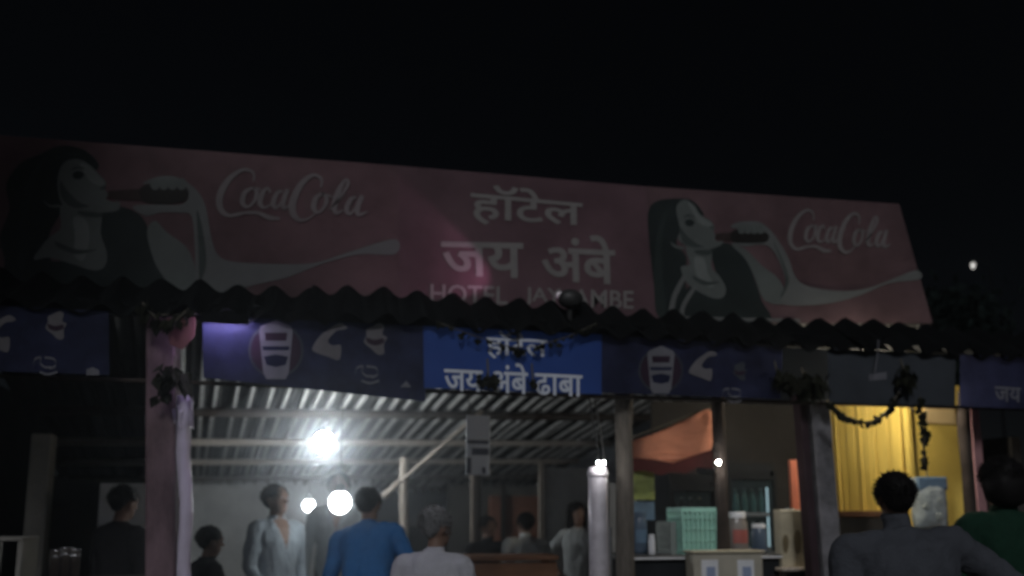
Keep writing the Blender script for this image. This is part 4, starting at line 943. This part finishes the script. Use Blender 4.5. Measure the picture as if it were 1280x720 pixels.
    ht = H((0, .01, .30)); MZ = Matrix.Rotation(yaw, 3, 'Z'); o2 = MZ @ (Vector((ht.x, ht.y, 0)) * k)
    root = bpy.data.objects.new('person', body); COL.objects.link(root); root.location = (tgt.x - o2.x, tgt.y - o2.y, .05 if Y > 5.3 else 0.0)
    root.rotation_euler = (0, 0, yaw); kk = (tgt.z - root.location.z) / topz; root.scale = (k, k, kk); tag(root, label, 'person')
    def child(m_, name, mt, smooth=True):
        me_ = bpy.data.meshes.new(name); me_.from_pydata(m_.v, [], m_.f); me_.update(); me_.materials.append(MATS[mt])
        me_.polygons.foreach_set('use_smooth', [smooth] * len(me_.polygons)); o_ = bpy.data.objects.new(name, me_); COL.objects.link(o_); o_.parent = root; return o_
    # hair: noisy cap plus short tufts
    hb = MB(); n_, m_ = 30, 20; C = Vector((0, -.014, .2)); rad = (.088, .102, .104)
    if longhair: rad = (.098, .112, .11)
    for i in range(m_ + 1):
        th = math.pi * (i + .02) / (m_ + .04)
        for j in range(n_):
            a = 2 * math.pi * j / n_; u_ = Vector((math.sin(th) * math.cos(a), math.sin(th) * math.sin(a), math.cos(th)))
            r_ = 1 + .07 * noise.noise(u_ * 6 + Vector((off, 0, 0))) + .05 * noise.noise(u_ * 15)
            q_ = Vector((u_.x * rad[0], u_.y * rad[1], u_.z * rad[2])) * r_
            if u_.z < 0 and u_.y > -.25: q_ *= .86
            hb.v.append(tuple(H(C + q_)))
    for i in range(m_):
        for j in range(n_): hb.f.append((i * n_ + j, (i + 1) * n_ + j, (i + 1) * n_ + (j + 1) % n_, i * n_ + (j + 1) % n_))
    for _ in range(1300):
        u_ = Vector((random.gauss(0, 1), random.gauss(-.25, 1), abs(random.gauss(.2, .8)) - .35)).normalized()
        b_ = C + Vector((u_.x * rad[0], u_.y * rad[1], u_.z * rad[2])) * .97; L = random.uniform(.012, .027); t_ = (u_ + Vector((random.gauss(0, .7), random.gauss(0, .7), random.gauss(0, .5) - .15))).normalized() * L
        s_2 = t_.orthogonal().normalized() * .003; hb.add([H(b_ - s_2), H(b_ + s_2), H(b_ + u_ * .004 + t_)], [(0, 1, 2)])
    if longhair:
        loft(hb, [((0, -.03, .24), .08, .085), ((0, -.04, .16), .108, .10), ((0, -.05, .07), .10, .085), ((0, -.05, .03), .03, .03)] if longhair == 'bob' else [((0, -.03, .24), .08, .085), ((0, -.04, .16), .108, .10), ((0, -.055, .06), .112, .092), ((0, -.07, -.04), .10, .075), ((0, -.08, -.14), .07, .045), ((0, -.085, -.18), .02, .02)], lambda q_: H(q_ + Vector((.008 * noise.noise(q_ * 30), .008 * noise.noise(q_ * 25 + Vector((5, 0, 0))), 0))), 26)
    child(hb, 'hair', hair)
    if collar:
        cb_ = MB(); n_ = 22; vs = []
        for rr, z in ((.074, 1.43), (.066, 1.475), (.064, 1.492), (.071, 1.486), (.081, 1.452), (.084, 1.432)):
            for j in range(n_):
                a = 2 * math.pi * j / n_; fr = math.sin(a); vs.append(T((rr * math.cos(a), rr * .92 * math.sin(a) - .008, z - .03 * max(0, fr) + .004 * math.sin(3 * a + off))))
        cb_.add(vs, [(i * n_ + j, i * n_ + (j + 1) % n_, (i + 1) * n_ + (j + 1) % n_, (i + 1) * n_ + j) for i in range(5) for j in range(n_)])
        child(cb_, 'collar', shirt)
    if feat: feat(child, T, H)
    return root

cloth_mat('white', (.27, .31, .345)); cloth_mat('pale', (.24, .27, .29)); cloth_mat('blue', (.028, .12, .31)); cloth_mat('greywhite', (.42, .42, .46))
cloth_mat('jacket', (.066, .071, .084)); cloth_mat('green', (.012, .038, .024)); cloth_mat('black', (.018, .018, .02)); cloth_mat('dark', (.03, .03, .033)); cloth_mat('navy', (.03, .035, .06)); cloth_mat('light', (.5, .52, .52))
def yoke(child, T, H):
    m_ = MB(); m_.tube([T((x_ / 100, -.152 + 1.1 * (x_ / 100) ** 2, 1.335 - .006 * math.cos(x_ * .3))) for x_ in range(-19, 20, 2)], .0045, 6)
    m_.tube([T((.0, -.158, 1.32)), T((.003, -.162, 1.2)), T((-.002, -.158, 1.05)), T((.0, -.165, .9))], .004, 6); child(m_, 'seam', 'cloth_dark')
person('man in an open-necked white shirt standing beside the bulbs', 345, 605, 6.7, R(-140), 'cloth_white', 'cloth_navy', hyaw=R(12), larm=((-.05, -.02, -.28), (-.03, .1, -.5)), rarm=((.06, .03, -.28), (.04, .2, -.44)), hpitch=R(-6), vneck=True, collar=False)
person('tall man in a pale shirt behind the big hanging bulb', 424, 590, 7.7, R(175), 'cloth_pale', 'cloth_dark', hpitch=R(-8), bulk=.95, vneck=True, collar=False)
person('man in a bright blue shirt bending forward with his back turned', 462, 612, 6.1, R(-22), 'cloth_blue', 'cloth_navy', lean=R(30), roll=R(-10), bulk=1.02, larm=((-.1, .1, -.24), (-.04, .32, -.36)), rarm=((.1, .12, -.23), (.05, .34, -.34)))
person('grey-haired man in a pale grey shirt seen from behind', 548, 634, 4.6, R(-28), 'cloth_greywhite', 'cloth_dark', hair='hair_grey', hyaw=R(-28), lean=R(10), roll=0, bulk=1.05)
person('broad man in a slate jacket seen from behind before the yellow booth', 1113, 591, 3.5, R(-14), 'cloth_jacket', 'cloth_dark', bulk=1.34, feat=yoke, roll=R(-4), rarm=((.23, .0, -.2), (.14, .22, -.27)), larm=((-.08, .0, -.28), (-.04, .16, -.46)), lean=R(4))
def stripes(child, T, H):
    m_ = MB()
    for x_ in (.10, .14): m_.tube([T((x_, -.125, 1.28)), T((x_ + .02, -.135, 1.15)), T((x_ - .01, -.13, 1.0))], .007, 6)
    child(m_, 'stripe', 'flex_print')
person('person in a dark green top standing at the far side of the booth', 1246, 572, 3.9, R(-10), 'cloth_green', 'cloth_dark', bulk=1.0, longhair='bob', feat=stripes)
person('boy in dark clothes standing against the pale grey board', 160, 608, 6.4, R(-38), 'cloth_black', 'cloth_black', bulk=.95, hpitch=R(8))
person('short youth in black beside the pink pillar', 267, 658, 5.9, R(-60), 'cloth_black', 'cloth_black', hpitch=R(6))
person('person in black standing behind the brown wooden counter', 612, 646, 7.5, R(-160), 'cloth_black', 'cloth_black', hpitch=R(10), bulk=1.1)
person('person in a light shirt with back turned behind the brown wooden counter', 655, 641, 7.6, R(20), 'cloth_light', 'cloth_dark', lean=R(14), roll=R(4), bulk=1.15)
person('dark-haired person in a white shirt with one hand on the hip', 722, 628, 7.9, R(155), 'cloth_light', 'cloth_dark', 'skin_pale', longhair=True, bulk=.88, larm=((-.06, .02, -.27), (-.04, .1, -.48)), rarm=((.2, -.02, -.2), (.06, .06, -.36)), sleeve='short', hyaw=R(25))

# ------------------------------------------------------------------ haze volumes added for lamp glow and lifted blacks
hz = MB().box((0, 20, 5.5), (960, 960, 13.0)).build('haze', None, None, kind='stuff')
hm = bpy.data.materials.new('lamp_glow_air'); hm.use_nodes = True; hn = hm.node_tree; hn.nodes.clear()
vo = hn.nodes.new('ShaderNodeVolumePrincipled'); vo.inputs['Color'].default_value = (.85, .92, 1, 1); vo.inputs['Density'].default_value = .008; vo.inputs['Anisotropy'].default_value = .8
ho = hn.nodes.new('ShaderNodeOutputMaterial'); hn.links.new(vo.outputs[0], ho.inputs['Volume']); hz.data.materials.append(hm)

mbs = MB().ball((.25, 7.75, 1.75), (1.7, 2.15, 1.12), 28, 18)  # added haze ball that stands in for the bloom round the bulbs
glow_ball = mbs.build('bulb_glow_haze', None, None, True, kind='stuff')
km = bpy.data.materials.new('bulb_glow_air'); km.use_nodes = True; kn_ = km.node_tree; kn_.nodes.clear()
v2 = kn_.nodes.new('ShaderNodeVolumePrincipled'); v2.inputs['Color'].default_value = (.88, .94, 1, 1); v2.inputs['Density'].default_value = .06; v2.inputs['Anisotropy'].default_value = .86
o2_ = kn_.nodes.new('ShaderNodeOutputMaterial'); kn_.links.new(v2.outputs[0], o2_.inputs['Volume']); glow_ball.data.materials.append(km)
